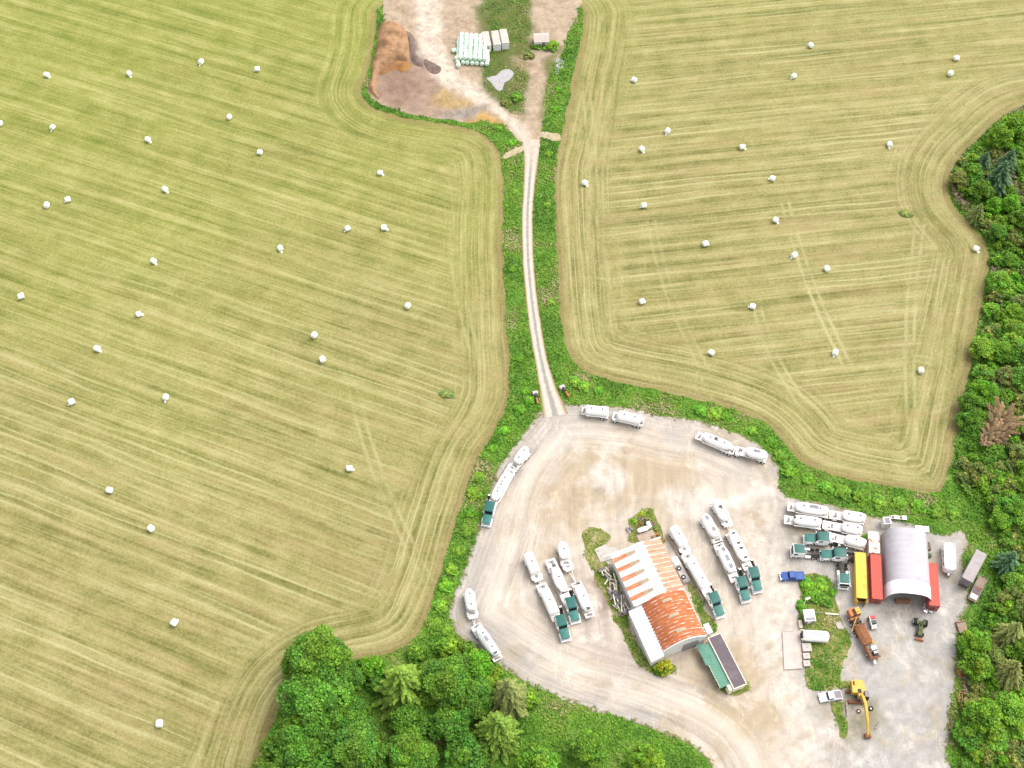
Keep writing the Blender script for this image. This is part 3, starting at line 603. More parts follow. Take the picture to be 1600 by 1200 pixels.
# ------------------------------------------------------------------ dry-bulk tank trailers
def tank_trailer(label, rear, front, t0, t1, style='taper', pup=False, wheels=(0.10, 0.19, 0.28), gratings=(), hatches=2, h=1.5, deck_f=True, deck_r=True, fenders=True, tube=True, group='white dry-bulk tank trailers', bar=0.0, wide=1.22, name='tank_trailer'):
    """rear and front: photo pixels of the ends; t0..t1: where the tank sits along that length"""
    loc, rz, L = from_to(rear, front, h)
    t = thing(name, label, 'trailer', loc, rz, group)
    a, c = t0 * L, t1 * L; R = wide; zc = 2.15; n = 20
    lb = c - a
    def ring(q, k): r = R * k; return (a + q * lb, r, zc + (R - r) * 0.72)
    if style == 'box': prof = [ring(0, .60), ring(0.004, .88), ring(.02, .97), ring(.05, 1), ring(.95, 1), ring(.98, .97), ring(.996, .88), ring(1, .60)]
    elif style == 'diamond': prof = [ring(0, .10), ring(.01, .36), ring(.12, .60), ring(.26, .88), ring(.38, 1), ring(.62, 1), ring(.76, .88), ring(.90, .60), ring(.99, .36), ring(1, .10)]
    else: prof = [ring(0, .22), ring(.008, .55), ring(.06, .72), ring(.18, .94), ring(.27, 1), ring(.73, 1), ring(.84, .93), ring(.94, .74), ring(.992, .55), ring(1, .22)]
    tank = MB().lathe(prof, n).build('tank', 'white', t)
    top = zc + R
    def top_at(q):
        rs = [p[0] for p in prof]; x = a + q * lb
        return float(np.interp(x, rs, [p[1] + p[2] for p in prof]))
    # roof walkway, hatches and dark gratings stand on the tank
    ws = MB(); ws.box((a + lb / 2, -0.42, top - 0.02), (lb * 0.60, 0.34, 0.07)); ws.build('walkway', 'dirty_white', tank)
    for i in range(hatches):
        q = 0.5 if hatches == 1 else 0.25 + 0.5 * i / (hatches - 1)
        x = a + q * lb; z = top_at(q)
        m = MB().cyl((x, 0.1, z - 0.06), (x, 0.1, z + 0.12), 0.30, n=14); m.cyl((x, 0.1, z + 0.12), (x, 0.1, z + 0.2), 0.24, 0.1, n=12); m.build('hatch', 'grating', tank)
    for q, ln, dk in gratings:
        x = a + q * lb; m = MB()
        for k in range(4): m.box((x, -0.33 + 0.22 * k, top_at(q) + 0.05), (ln, 0.15, 0.06))
        m.build('grating', 'grating' if dk == 0 else 'dark', tank)
    # hoppers below, steel frame, end decks
    for i in range(2 if lb < 6.5 else 3):
        k = (i + 0.5) / (2 if lb < 6.5 else 3); x = a + (0.14 + 0.72 * k) * lb
        MB().cyl((x, 0, 0.62), (x, 0, 1.7), 0.14, 0.85, n=12).build('hopper', 'white', t)
    f = MB(); x0 = bar
    for s in (-1, 1):
        f.box(((x0 * 0 + L) / 2, s * 0.55, 1.25), (L, 0.14, 0.2))
        f.box(((a + c) / 2, s * 1.12, 1.32), (lb * 0.96, 0.10, 0.22))
    for i in range(7): f.box((0.15 + (L - 0.3) * i / 6, 0, 1.25), (0.12, 1.0, 0.14))
    for i in range(4): f.box((a + lb * (0.08 + 0.28 * i), 0, 1.32), (0.12, 2.2, 0.12))
    f.build('frame', 'dirty_white', t)
    if deck_r and a > 0.5:
        m = MB(); m.box((a * 0.5 - 0.02, 0, 1.42), (a + 0.25, 2.35, 0.10)); m.build('rear_deck', 'dirty_white', t)
        m = MB(); m.box((a * 0.45, 0.35, 1.70), (0.8, 0.5, 0.45)); m.cyl((a * 0.3, -0.7, 1.6), (a * 0.3, 0.9, 1.6), 0.10, n=8); m.build('valve_box', 'grey', t)
    if deck_f and L - c > 0.5:
        m = MB(); m.box(((c + L) / 2, 0, 1.42), (L - c + 0.2, 2.25, 0.10)); m.build('front_deck', 'dirty_white', t)
        m = MB(); m.cyl((c + (L - c) * .5, -0.5, 1.65), (c + (L - c) * .5, 0.45, 1.65), 0.2, n=10); m.box((c + (L - c) * .65, 0.5, 1.62), (0.4, 0.35, 0.3)); m.build('blower', 'grey', t)
        for s in (-1, 1): MB().cyl((c + 0.1, s * 0.75, 1.45), (c - 0.25 * lb * 0.5, s * 0.8, 2.3), 0.06, n=6).build('brace', 'dirty_white', t)
    axle_set(t, [q * L for q in wheels])
    if fenders and wheels:
        w0, w1 = min(wheels) * L, max(wheels) * L
        for s in (-1, 1):
            ws_ = sorted(q * L for q in wheels); runs = [[ws_[0]]]
            for x in ws_[1:]:
                if x - runs[-1][-1] < 1.25: runs[-1].append(x)
                else: runs.append([x])
            for run in runs:                                        # one fender over each close set of wheels
                p0, p1 = run[0], run[-1]
                MB().prism_y([(p0 - .60, 1.0), (p0 - .42, 1.12), (p1 + .42, 1.12), (p1 + .60, 1.0), (p1 + .60, .95), (p1 + .4, 1.06), (p0 - .4, 1.06), (p0 - .60, .95)], s * 1.0 - .30, s * 1.0 + .30).build('fender', 'white', t)
    if tube:
        MB().cyl((a + 0.1 * lb, 1.24, 1.35), (a + 0.95 * lb, 1.24, 1.35), 0.11, n=8).build('hose_tube', 'white', t)
        m = MB()
        for s in (-.22, .22): m.cyl((a + 0.06 * lb, 1.0 + s * .3, 1.3), (a + 0.14 * lb, 0.35 + s, top - 0.1), 0.035, n=6)
        for i in range(6): m.cyl((a + (0.06 + .013 * i) * lb, 1.0 - .11 * i - .1, 1.35 + .32 * i), (a + (0.06 + .013 * i) * lb, 1.0 - .11 * i + .12, 1.35 + .32 * i), 0.025, n=5)
        m.build('ladder', 'chrome', tank)
    if not pup and deck_f:
        for s in (-1, 1): MB().box((L * 0.72, s * 0.85, 0.62), (0.16, 0.16, 1.24)).build('landing_leg', 'dark', t)
    m = MB()
    for s in (-1, 1): m.box((-0.02, s * 0.95, 1.12), (0.08, 0.35, 0.12))
    m.build('tail_light', 'red', t)
    return t

def drawbar(parent_rear, parent_front, label, dolly=True):
    """towing dolly: two-wheel steering axle with an A-shaped bar"""
    loc, rz, L = from_to(parent_rear, parent_front, 1.0)
    t = thing('trailer_dolly', label, 'dolly', loc, rz, 'towing dollies')
    m = MB()
    for s in (-1, 1):
        p, q = Vector((0.3, s * 0.5, 0.95)), Vector((L, 0.0, 0.9)); m.cyl(p, q, 0.09, n=6)
    m.box((0.2, 0, 0.95), (1.1, 1.1, 0.16)); m.cyl((L - .1, 0, .9), (L + .15, 0, .9), .14, n=8); m.build('drawbar', 'dirty_white', t)
    MB().box((0.15, 0, 1.2), (min(2.6, L + 1.2), 2.15, 0.10)).build('deck', 'dirty_white', t)
    MB().cyl((0.2, 0, 1.25), (0.2, 0, 1.33), 0.42, n=16).build('turntable', 'grey', t)
    axle_set(t, [0.2])
    for s in (-1, 1):
        x = 0.2; MB().prism_y([(x - .60, 1.0), (x - .42, 1.12), (x + .42, 1.12), (x + .60, 1.0), (x + .6, .94), (x - .6, .94)], s * 1.0 - .30, s * 1.0 + .30).build('fender', 'white', t)
    return t

# ------------------------------------------------------------------ road tractors
def chassis(t, back, xs_rear, front_axle, deck='dirty_white'):
    m = MB()
    for s in (-1, 1): m.box((back / 2 - 0.3, s * 0.43, 0.86), (-back - 0.6, 0.12, 0.22))
    for i in range(5): m.box((back * (0.45 + 0.13 * i), 0, 0.86), (0.14, 0.8, 0.14))
    m.build('frame', 'dark', t)
    m = MB(); x = sum(xs_rear) / len(xs_rear); m.cyl((x, 0, 0.99), (x, 0, 1.07), 0.5, n=18); m.box((x - .45, 0, 1.02), (.5, .5, .06)); m.build('fifth_wheel', 'dark', t)
    for s in (-1, 1): wheel(t, front_axle, s * 1.02, 0.5, 0.30)
    axle_set(t, xs_rear)
def conventional(label):
    t = thing('truck_tractor', label, 'truck', group='teal green road tractors')
    MB().prism_y([(-2.6, 0.95), (-0.22, 0.85), (-0.22, 1.4), (-0.7, 1.62), (-2.6, 1.90)], -0.92, 0.92).build('hood_side', 'white', t)
    MB().sheet(lambda u, v: (-2.62 + 2.44 * u, (v - .5) * (2.14 - 0.10 * u), 2.06 - 0.12 * u - 0.16 * u ** 4 - 0.09 * (2 * v - 1) ** 4), 8, 8).build('hood', 'teal_faded', t)
    cab = MB().prism_y([(-5.55, 0.8), (-2.62, 0.8), (-2.62, 2.02), (-3.1, 2.93), (-5.55, 2.95)], -1.16, 1.16).build('cab', 'white', t)
    MB().sheet(lambda u, v: (-5.58 + 2.75 * u, (v - .5) * (2.30 - .16 * max(0, u - .7) / .3), 3.04 - 0.05 * (2 * v - 1) ** 4 + 0.06 * math.sin(PI * u) - (0.12 * ((u - .85) / .15) ** 2 if u > .85 else 0)), 12, 8).build('roof', 'teal', t)
    m = MB().add([(-3.08, -1.02, 2.86), (-3.08, 1.02, 2.86), (-2.57, 0.98, 2.08), (-2.57, -0.98, 2.08)], [(0, 1, 2, 3)]); m.build('windshield', 'glass', cab)
    for s in (-1, 1):
        MB().box((-3.75, s * 1.165, 2.3), (0.95, 0.03, 0.6)).build('door_window', 'glass', cab)
        MB().box((-2.75, s * 1.42, 2.2), (0.10, 0.20, 0.62)).build('mirror', 'chrome', cab)
        MB().prism_y([(-2.15, .75), (-1.95, 1.22), (-1.4, 1.36), (-.8, 1.2), (-.35, .7), (-.55, .66), (-.9, 1.06), (-1.4, 1.2), (-1.85, 1.08), (-2.0, .72)], s * 1.06 - .20, s * 1.06 + .20).build('fender', 'white', t)
        MB().cyl((-.62, s * .98, 1.18), (-.34, s * .98, 1.1), .16, .19, n=10).build('headlight', 'chrome', t)
        MB().cyl((-5.0, s * 1.0, .72), (-3.3, s * 1.0, .72), .33, n=14).build('fuel_tank', 'chrome', t)
        MB().cyl((-5.72, s * .92, .9), (-5.72, s * .92, 3.6), .09, n=8).build('exhaust_stack', 'chrome', t)
        MB().prism_y([(-8.5, 1.0), (-8.1, 1.1), (-8.0, 1.04), (-8.45, .93)], s * .98 - .3, s * .98 + .3).build('mudguard', 'white', t)
    MB().box((-0.18, 0, 1.2), (0.08, 1.3, 0.75)).build('grille', 'chrome', t)
    MB().box((-0.07, 0, 0.62), (0.22, 2.4, 0.42)).build('bumper', 'white', t)
    MB().box((-6.1, 0, 1.0), (.7, 1.3, .05)).build('deck_plate', 'grey', t)
    chassis(t, -8.7, (-6.9, -8.0), -1.4)
    return t
def cabover(label):
    t = thing('truck_tractor', label, 'truck', group='teal green road tractors')
    cab = MB().prism_y([(-2.75, 0.85), (0, 0.75), (0, 1.75), (-0.16, 2.85), (-2.75, 2.85)], -1.2, 1.2).build('cab', 'white', t)
    MB().sheet(lambda u, v: (-2.72 + 2.42 * u, (v - .5) * 2.25, 2.93 - 0.05 * (2 * v - 1) ** 4 + 0.06 * math.sin(PI * u)), 8, 8).build('roof', 'teal', t)
    m = MB().add([(0.02, -1.08, 1.8), (0.02, 1.08, 1.8), (-.12, 1.05, 2.72), (-.12, -1.05, 2.72)], [(0, 1, 2, 3)]); m.build('windshield', 'glass', cab)
    for s in (-1, 1):
        MB().box((-.75, s * 1.205, 2.1), (0.9, 0.03, 0.7)).build('door_window', 'glass', cab)
        MB().box((-.05, s * 1.42, 2.0), (0.10, 0.20, 0.62)).build('mirror', 'chrome', cab)
        MB().cyl((-4.4, s * 1.0, .72), (-3.1, s * 1.0, .72), .33, n=14).build('fuel_tank', 'dirty_white', t)
        MB().cyl((.0, s * .85, .95), (.05, s * .85, .95), .15, n=10).build('headlight', 'chrome', t)
    MB().cyl((-2.95, .95, .9), (-2.95, .95, 3.4), .09, n=8).build('exhaust_stack', 'chrome', t)
    MB().box((0.1, 0, 0.62), (0.2, 2.45, 0.42)).build('bumper', 'white', t)
    MB().box((0.04, 0, 1.35), (0.06, 1.5, 0.5)).build('grille', 'dark', t)
    chassis(t, -6.9, (-5.0, -6.2), -1.1)
    return t
def place_tractor(proto, first, label, front, rear):
    a, rz, L = from_to(rear, front, 1.6); c = pix(*front, 1.2)
    if first: proto.location = (c.x, c.y, 0); proto.rotation_euler = (0, 0, rz); proto['label'] = label; return proto
    return copy_tree(proto, (c.x, c.y, 0), rz, label)

conv = conventional('x'); cabo = cabover('x')
TR = [
    (conv, 'teal-roofed tractor heading the tank train on the yard\'s upper-left edge by the field', (759.4, 820.8), (766.2, 792.7)),
    (conv, 'teal tractor of the leftmost tank train parked in the middle of the yard', (885, 1000.5), (875.8, 970)),
    (conv, 'teal tractor under the pointed tank trailer left of the rusty-roofed shop', (900, 972.5), (891, 943)),
    (conv, 'teal tractor of the tank train parked right beside the rusty-roofed shop', (1126.7, 964), (1113.3, 934.7)),
    (conv, 'teal tractor of the middle of three tank trains right of the shop', (1166.7, 940), (1157, 910.7)),
    (conv, 'teal tractor of the rightmost tank train right of the shop', (1185, 925), (1176, 897)),
    (conv, 'bare teal tractor just below the last short white tank pup, facing left', (1256, 841.7), (1287, 843.5)),
    (conv, 'bare teal tractor nose to the brown frame, nearest left of the yellow container', (1281.7, 867), (1311, 868.5)),
    (cabo, 'flat-nosed tractor with white front, leftmost of the parked tractors above the blue pickup', (1237, 861.7), (1262, 863)),
    (cabo, 'flat-nosed tractor facing down the photo beside the yellow container', (1318, 918), (1317, 897)),
]
seen = set()
for p, lab, fr, re in TR: place_tractor(p, p.name not in seen, lab, fr, re); seen.add(p.name)

# ------------------------------------------------------------------ the trailers, train by train
T = tank_trailer
T('white tank pup facing left, first of the pair beside the lane mouth', (952, 646), (909.6, 641.4), .06, .86, 'box', pup=True, wheels=(.12, .24, .78), hatches=2)
T('white tank pup behind, second of the pair beside the lane mouth', (1005, 659.5), (958, 649), .10, .82, 'box', pup=True, wheels=(.12, .24, .90), hatches=2)
T('long white tank trailer with dark hatch marks, on the yard\'s upper-right rim', (1147.5, 704), (1089, 679.7), .10, .84, 'taper', wheels=(.08, .17, .26), gratings=((.55, .9, 1),), hatches=3)
T('shorter white tank trailer at the right end of the yard\'s upper rim', (1150.7, 703.5), (1199, 715), .30, .95, 'taper', pup=True, wheels=(.06, .78, .90), gratings=((.5, 1.6, 0),), hatches=1)
T('long white tank trailer coupled behind the tractor on the yard\'s upper-left edge', (797.5, 734.5), (767.7, 790), .12, .88, 'taper', wheels=(.05, .13, .21), gratings=((.4, .7, 0), (.65, .6, 0)), hatches=3)
T('white tank pup at the tail of the train on the yard\'s upper-left edge', (823.5, 702.5), (803, 730), .04, .84, 'taper', pup=True, wheels=(.16, .32), hatches=2, tube=False)
drawbar((802, 730), (794, 739), 'towing dolly of the train on the yard\'s upper-left edge')
T('white egg-shaped tank pup at the lower-left rim of the yard', (732.4, 923.8), (738, 960), .02, .90, 'taper', pup=True, wheels=(.14, .30), hatches=2, tube=False)
drawbar((738, 958), (742, 978), 'long drawbar dolly at the lower-left rim of the yard')
T('long white tank trailer at the lower-left rim, touching the shrubs', (743, 977), (778.5, 1030), .12, .93, 'taper', wheels=(.05, .14, .23), gratings=((.45, 1.4, 0), (.95, .6, 1)), hatches=2)
T('boxy white tank pup of the leftmost train in the middle of the yard', (824.5, 867.5), (837, 897), .02, .98, 'box', pup=True, wheels=(.15, .32), hatches=1, tube=False)
drawbar((838, 900), (846, 914), 'towing dolly of the leftmost train in the middle of the yard')
T('white tank trailer of the leftmost train in the middle of the yard', (845.5, 913), (870.5, 968.5), .20, .86, 'box', wheels=(.05, .14, .23), hatches=1)
T('pointed spindle-shaped tank trailer between its tractor and a bare tail frame, left of the shop', (859.5, 874.5), (888, 943), .16, .78, 'diamond', wheels=(.05, .13, .21), gratings=((.08, .8, 1),), hatches=1)
T('small white tank pup with fenders, standing above a loose tank trailer', (877, 850), (885.5, 883), .03, .76, 'taper', pup=True, wheels=(.20, .86), hatches=1, tube=False)
drawbar((887, 884), (899, 908), 'long thin drawbar between the small pup and the loose tank trailer')
T('loose white tank trailer without a tractor, nearest left of the rusty-roofed shop', (900.5, 910.5), (922.5, 963.5), .10, .88, 'taper', wheels=(.07, .16, .25), gratings=((.95, .7, 1), (.03, .5, 1)), hatches=1)
T('boxy white tank pup at the tail of the train beside the shop', (1051, 826), (1068.5, 853.5), .02, .98, 'box', pup=True, wheels=(.15, .32), hatches=1)
drawbar((1069, 857), (1074, 868), 'towing dolly of the train beside the shop')
T('white tank trailer of the train beside the shop', (1071.5, 866), (1111, 934.7), .14, .78, 'box', wheels=(.05, .13, .21), hatches=2)
T('white tank pup with grey gratings, tail of the middle train right of the shop', (1099, 806.7), (1122, 846), .03, .88, 'taper', pup=True, wheels=(.14, .28, .92), gratings=((.2, 1.2, 0), (.72, 1.1, 0)), hatches=0)
T('white tank trailer with grey gratings in the middle train right of the shop', (1122.5, 850), (1149.5, 908), .13, .80, 'taper', wheels=(.05, .13, .21), gratings=((.16, 1.2, 0), (.5, 1.6, 0), (.82, 1.2, 0)), hatches=0)
T('white tank pup at the tail of the rightmost train right of the shop', (1117, 784.5), (1135, 815.5), .02, .98, 'taper', pup=True, wheels=(.15, .32), gratings=((.4, .7, 1),), hatches=1)
drawbar((1135, 815), (1142, 833), 'towing dolly of the rightmost train right of the shop')
T('white tank trailer with dark vents in the rightmost train right of the shop', (1141, 830.5), (1170, 889), .04, .84, 'taper', wheels=(.07, .15, .23), gratings=((.12, .5, 1), (.45, .6, 1), (.62, .6, 1), (.92, .5, 1)), hatches=0)
T('topmost long white tank trailer in the row left of the rusty container', (1295, 801.5), (1231.5, 791.5), .04, .84, 'taper', wheels=(.06, .15, .24), hatches=2, gratings=((.45, 2.2, 0),))
T('topmost white tank pup in the row left of the rusty container', (1352, 812), (1296.5, 803.5), .02, .66, 'taper', pup=True, wheels=(.10, .22, .86), hatches=2)
T('second long white tank trailer in the row, just below the topmost one', (1283, 819), (1226, 811.5), .02, .78, 'taper', wheels=(.06, .15, .24), gratings=((.97, .6, 1),), hatches=2)
T('second white tank pup in the row, in front of the rusty container', (1348, 831), (1286, 819), .04, .54, 'taper', pup=True, wheels=(.10, .22, .90), hatches=2)
T('lowest white tank pup in the row, with a long bare drawbar frame', (1352.5, 852), (1292, 837), .02, .54, 'taper', pup=True, wheels=(.10, .22, .88), hatches=1)
M['soil_plate'] = pm('worn_brown_concrete', (0.50, 0.395, 0.31), (0.40, 0.31, 0.24), .6, .9, grain=.1)
# ------------------------------------------------------------------ shop with the rusty roofs (local x runs down the building, local y to the right)
a0, axz, _ = from_to((1030.7, 840.8), (1104, 992), 5.0)
shop = thing('workshop', 'long workshop with a rust-striped gable roof and an orange barrel roof', 'building', a0, axz)
inv = lambda x, y, h: (lambda d: (d.x * math.cos(axz) + d.y * math.sin(axz), -d.x * math.sin(axz) + d.y * math.cos(axz)))(pix(x, y, h) - Vector((a0.x, a0.y, h)))
LM = inv(1072, 918.7, 5.0)[0]; LT = inv(1104, 992, 5.0)[0]; WL = inv(957.5, 873, 4.6)[1]          # lengths down, width to the left eave
RIDGE = WL * 0.47
def rust_roof(name, kind):
    b = NB(name); o = b.obj(); x, y, z = b.xyz(o)
    n = b.noise(o, 0.8, 5, 0.7); ns = b.noise(b.vec(b.math('MULTIPLY', x, 2.6), b.math('MULTIPLY', y, 0.28), 0), 1, 4, 0.65)
    white = b.mix(b.ss(n, .4, .8), (0.66, 0.635, 0.65), (0.58, 0.50, 0.49)); rust = b.mix(b.ss(ns, .35, .68), (0.46, 0.135, 0.055), (0.58, 0.27, 0.165))
    if kind == 'gable':
        left = b.ss(y, RIDGE + .1, RIDGE - .1)
        band = b.math('SINE', b.math('MULTIPLY', b.math('ADD', x, -1.0), 2 * PI / (LM / 5.4)))      # five rust bands on the left slope
        k = b.math('ABSOLUTE', b.math('SUBTRACT', b.math('FRACT', b.math('DIVIDE', x, LM / 11.0)), 0.5))
        fl = b.math('MULTIPLY', b.ss(b.math('ADD', band, b.math('MULTIPLY', n, 0.9)), .35, .85), b.ss(b.math('ADD', y, b.math('MULTIPLY', ns, 1.6)), RIDGE * 1.0, RIDGE * 1.55))
        fr_ = b.math('MULTIPLY', b.ss(b.math('SUBTRACT', b.math('MULTIPLY', b.math('SUBTRACT', y, RIDGE), 0.55), b.math('MULTIPLY', k, 1.9)), -.15, .45), b.lin(n, .3, .7, .8, 1.0))
        fr_ = b.math('MULTIPLY', fr_, b.ss(b.math('ADD', y, n), RIDGE + 1.1, RIDGE + 2.0))
        fr_ = b.math('MULTIPLY', fr_, b.math('SUBTRACT', 1.0, b.math('MULTIPLY', b.ss(k, .34, .48), b.lin(ns, .35, .62, .80, .20))))
        f = b.fmix(left, fr_, fl)
    else:
        k = b.math('SINE', b.math('MULTIPLY', x, 2 * PI / 0.80))
        rust = b.mix(b.ss(ns, .35, .68), (0.335, 0.088, 0.028), (0.45, 0.165, 0.07))
        pale = b.noise(b.vec(b.math('MULTIPLY', x, 1.0), b.math('MULTIPLY', y, 0.8), 7), 1, 4, .65)
        f = b.math('SUBTRACT', 1.0, b.math('MULTIPLY', b.ss(k, .70, .98), b.ss(pale, .45, .66)))
    return b.done(b.scalecol(b.mix(f, white, rust), b.lin(b.noise(o, 3.0, 3), .3, .7, .9, 1.1)))
gable_m, barrel_m = rust_roof('rust_striped_sheeting', 'gable'), rust_roof('orange_rusted_sheeting', 'barrel')
EV, RG = 4.8, 6.6
w_ = MB(); w_.prism_x([(WL + .3, 0), (-.3, 0), (-.3, EV - .1), (RIDGE, RG - .15), (WL + .3, EV - .1)], .25, LM - .02); w_.build('wall', 'wall_white', shop)
def gable(u, v):
    y = 0.15 + (WL - 0.3) * v; z = RG - (RG - EV) * (abs(y - RIDGE) / (abs(RIDGE) if y > RIDGE else abs(WL - RIDGE)))
    return (LM * u, y, z + 0.035 * math.sin(u * LM * 2 * PI / 0.62))
rf = MB().sheet(gable, 140, 18, False).build('gable_roof', gable_m, shop)
MB().prism_x([(RIDGE - .35, RG + .02), (RIDGE, RG + .13), (RIDGE + .35, RG + .02), (RIDGE, RG + .06)], 0, LM).build('ridge_cap', 'white_roof', rf)
MB().box((-0.1, WL / 2 - .9, 4.95), (0.22, -WL + 2.4, 0.5)).build('parapet', 'white_roof', shop)
m = MB(); m.add([(LM * .985, WL + .2, EV + .05), (LM * .985, RIDGE, RG + .1), (LM * .985, -.2, EV + .05), (LM * 1.01, -.2, EV + .05), (LM * 1.01, RIDGE, RG + .1), (LM * 1.01, WL + .2, EV + .05)], [(0, 1, 4, 5), (1, 2, 3, 4)]); m.build('roof_flashing', 'dirty_white', rf)
def on_gable(x0, x1, y0, y1, dz=.09):
    zz = lambda y: RG - (RG - EV) * (abs(y - RIDGE) / (abs(RIDGE) if y > RIDGE else abs(WL - RIDGE))) + dz
    return MB().add([(x0, y0, zz(y0)), (x1, y0, zz(y0)), (x1, y1, zz(y1)), (x0, y1, zz(y1)), (x0, y0, zz(y0) - .1), (x1, y0, zz(y0) - .1), (x1, y1, zz(y1) - .1), (x0, y1, zz(y1) - .1)], [(0, 1, 2, 3), (0, 4, 5, 1), (1, 5, 6, 2), (2, 6, 7, 3), (3, 7, 4, 0)])
for i in range(5):
    x = 1.0 + (LM / 5.4) * (i + .25); on_gable(x - .36, x + .36, RIDGE * 1.62, RIDGE * 1.22).build('skylight', 'skylight', rf)
for i in range(4):
    x = 2.4 + i * LM / 5.2; on_gable(x - .30, x + .30, RIDGE * .74, RIDGE * .38).build('skylight', 'skylight', rf)
# barrel-roofed hall
BL = inv(1005.5, 951, 4.6)[1]; E2, RISE = 4.5, 2.5; x0b, x1b = LM + .05, LT
def arc_z(y): q = (y - BL / 2) / (BL / 2); return E2 + RISE * (1 - q * q)
ys = [BL * k / 16 for k in range(17)]
MB().prism_x([(y, 0) for y in (0, BL)][::-1][::-1] + [(y, arc_z(y) - .12) for y in ys[::-1]], x0b + .1, x1b - .15).build('hall_wall', 'wall_white', shop)
br = MB().sheet(lambda u, v: (x0b + (x1b - x0b) * u, -.0 + BL * v, arc_z(BL * v) + .05 * math.sin(u * (x1b - x0b) * 2 * PI / 0.80)), 150, 24, False).build('barrel_roof', barrel_m, shop)
m = MB()
for i in range(16):
    ya, yb = ys[i], ys[i + 1]; m.add([(x1b - .02, ya, arc_z(ya) + .08), (x1b + .12, ya, arc_z(ya) + .08), (x1b + .12, yb, arc_z(yb) + .08), (x1b - .02, yb, arc_z(yb) + .08), (x1b + .12, ya, arc_z(ya) - .3), (x1b + .12, yb, arc_z(yb) - .3)], [(0, 1, 2, 3), (1, 4, 5, 2)])
m.build('fascia', 'white_roof', br)
for q in (0.16, .48, .80):
    x = x0b + (x1b - x0b) * q; y0, y1 = BL * .40, BL * .62
    m = MB().sheet(lambda u, v: (x - .38 + .76 * u, y0 + (y1 - y0) * v, arc_z(y0 + (y1 - y0) * v) + .10), 1, 6); m.build('skylight', 'skylight', br)
m = MB()
for i in range(16):
    x = x0b + .3 + i * (x1b - x0b - .6) / 15
    for y in (BL + .05, -.05): m.box((x, y, E2 - .02), (.22, .3, .16))
m.build('gutter_bracket', 'white_roof', br)
MB().box((x1b - 0.0, BL * .33, 1.7), (.10, 3.6, 3.4)).build('hall_door', 'grey', shop)
# white lean-to along the left of the hall
LE = inv(1018, 1031.5, 3.2)
m = MB(); m.prism_x([(LE[1], 0), (BL - .05, 0), (BL - .05, 4.2), (LE[1], 3.1)], x0b + .2, x1b + .9); m.build('lean_to_wall', 'wall_white', shop)
m = MB(); m.add([(x0b, LE[1] - .2, 3.2), (x1b + 1.0, LE[1] - .2, 3.2), (x1b + 1.0, BL - .1, 4.36), (x0b, BL - .1, 4.36), (x0b, LE[1] - .2, 3.05), (x1b + 1.0, LE[1] - .2, 3.05), (x1b + 1., BL - .1, 4.2), (x0b, BL - .1, 4.2)], [(0, 1, 2, 3), (0, 4, 5, 1), (1, 5, 6, 2), (3, 7, 4, 0)]); m.build('lean_to_roof', 'white_roof', shop)
m = MB(); m.box((x0b - .15, (LE[1] + BL) / 2, 4.1), (.12, abs(LE[1] - BL) - .3, .12)); m.cyl((x0b - .15, LE[1], 0), (x0b - .15, LE[1], 4.1), .07); m.build('lean_to_beam', 'grey', shop)
# open junk rack along the left of the gable part: posts, rails and laths without a roof
rk = thing('open_rack', 'low timber rack cluttered with pale laths along the shop\'s left wall', 'rack', a0, axz)
m = MB(); yl = WL - .6; yr = WL - 2.9
for i in range(8):
    x = .6 + (LM - 1.0) * i / 7
    for y in (yl, yr): m.box((x, y, .7), (.14, .14, 1.4))
    m.box((x, (yl + yr) / 2, .9), (.10, 2.5, .10))
m.build('posts', 'wood', rk)
m = MB()
for i in range(38): m.box((random.uniform(.8, LM - .8), random.uniform(yr, yl), random.uniform(.2, 1.3)), (random.uniform(.6, 2.8), random.uniform(.08, .35), .07), rz=random.gauss(0, .5), ry=random.gauss(0, .12))
m.build('laths', 'cream', rk)
m = MB()
for i in range(30): m.box((random.uniform(.8, LM - .4), random.uniform(yr - .2, yl), random.uniform(.2, 1.0)), (random.uniform(.4, 1.5), random.uniform(.2, .9), random.uniform(.1, .5)), rz=random.uniform(0, 3), ry=random.gauss(0, .3))
m.build('scrap', 'mauve', rk)

# ------------------------------------------------------------------ site office with dark roof and green awning
oa, orz, _ = from_to((1106.7, 997.3), (1146.7, 1076), 3.0)
inv2 = lambda x, y, h: (lambda d: (d.x * math.cos(orz) + d.y * math.sin(orz), -d.x * math.sin(orz) + d.y * math.cos(orz)))(pix(x, y, h) - Vector((oa.x, oa.y, h)))
OL, OW = inv2(1146.7, 1076, 3.0)[0], inv2(1127, 992.5, 3.0)[1]
off = thing('site_office', 'narrow site office with dark flat roof and green sheet awning on its left', 'building', oa, orz)
MB().box((OL / 2, OW / 2, 1.4), (OL - .3, OW - .3, 2.8)).build('wall', 'cream', off)
MB().box((OL / 2, OW / 2, 2.97), (OL - .1, OW - .1, .12)).build('roof', 'dark_roof', off)
m = MB(); m.box((OL / 2, -.02, 2.92), (OL + .3, .16, .34)); m.box((OL / 2, OW + .02, 2.92), (OL + .3, .16, .34)); m.box((OL + .06, OW / 2, 2.92), (.16, OW - .22, .34)); m.box((-.06, OW / 2, 2.90), (.14, OW - .22, .30)); m.build('fascia', 'cream', off)
for q in (.2, .5, .8): MB().box((OL * q, OW - .13, 1.6), (1.4, .08, 1.0)).build('window', 'glass', off)
MB().box((OL * .35, .12, 1.1), (.95, .08, 2.1)).build('door', 'dirty_white', off)
AW = inv2(1088, 1006, 2.4)[1]; x2 = inv2(1139, 1070, 2.4)[0]; x1 = inv2(1088, 1006, 2.4)[0]
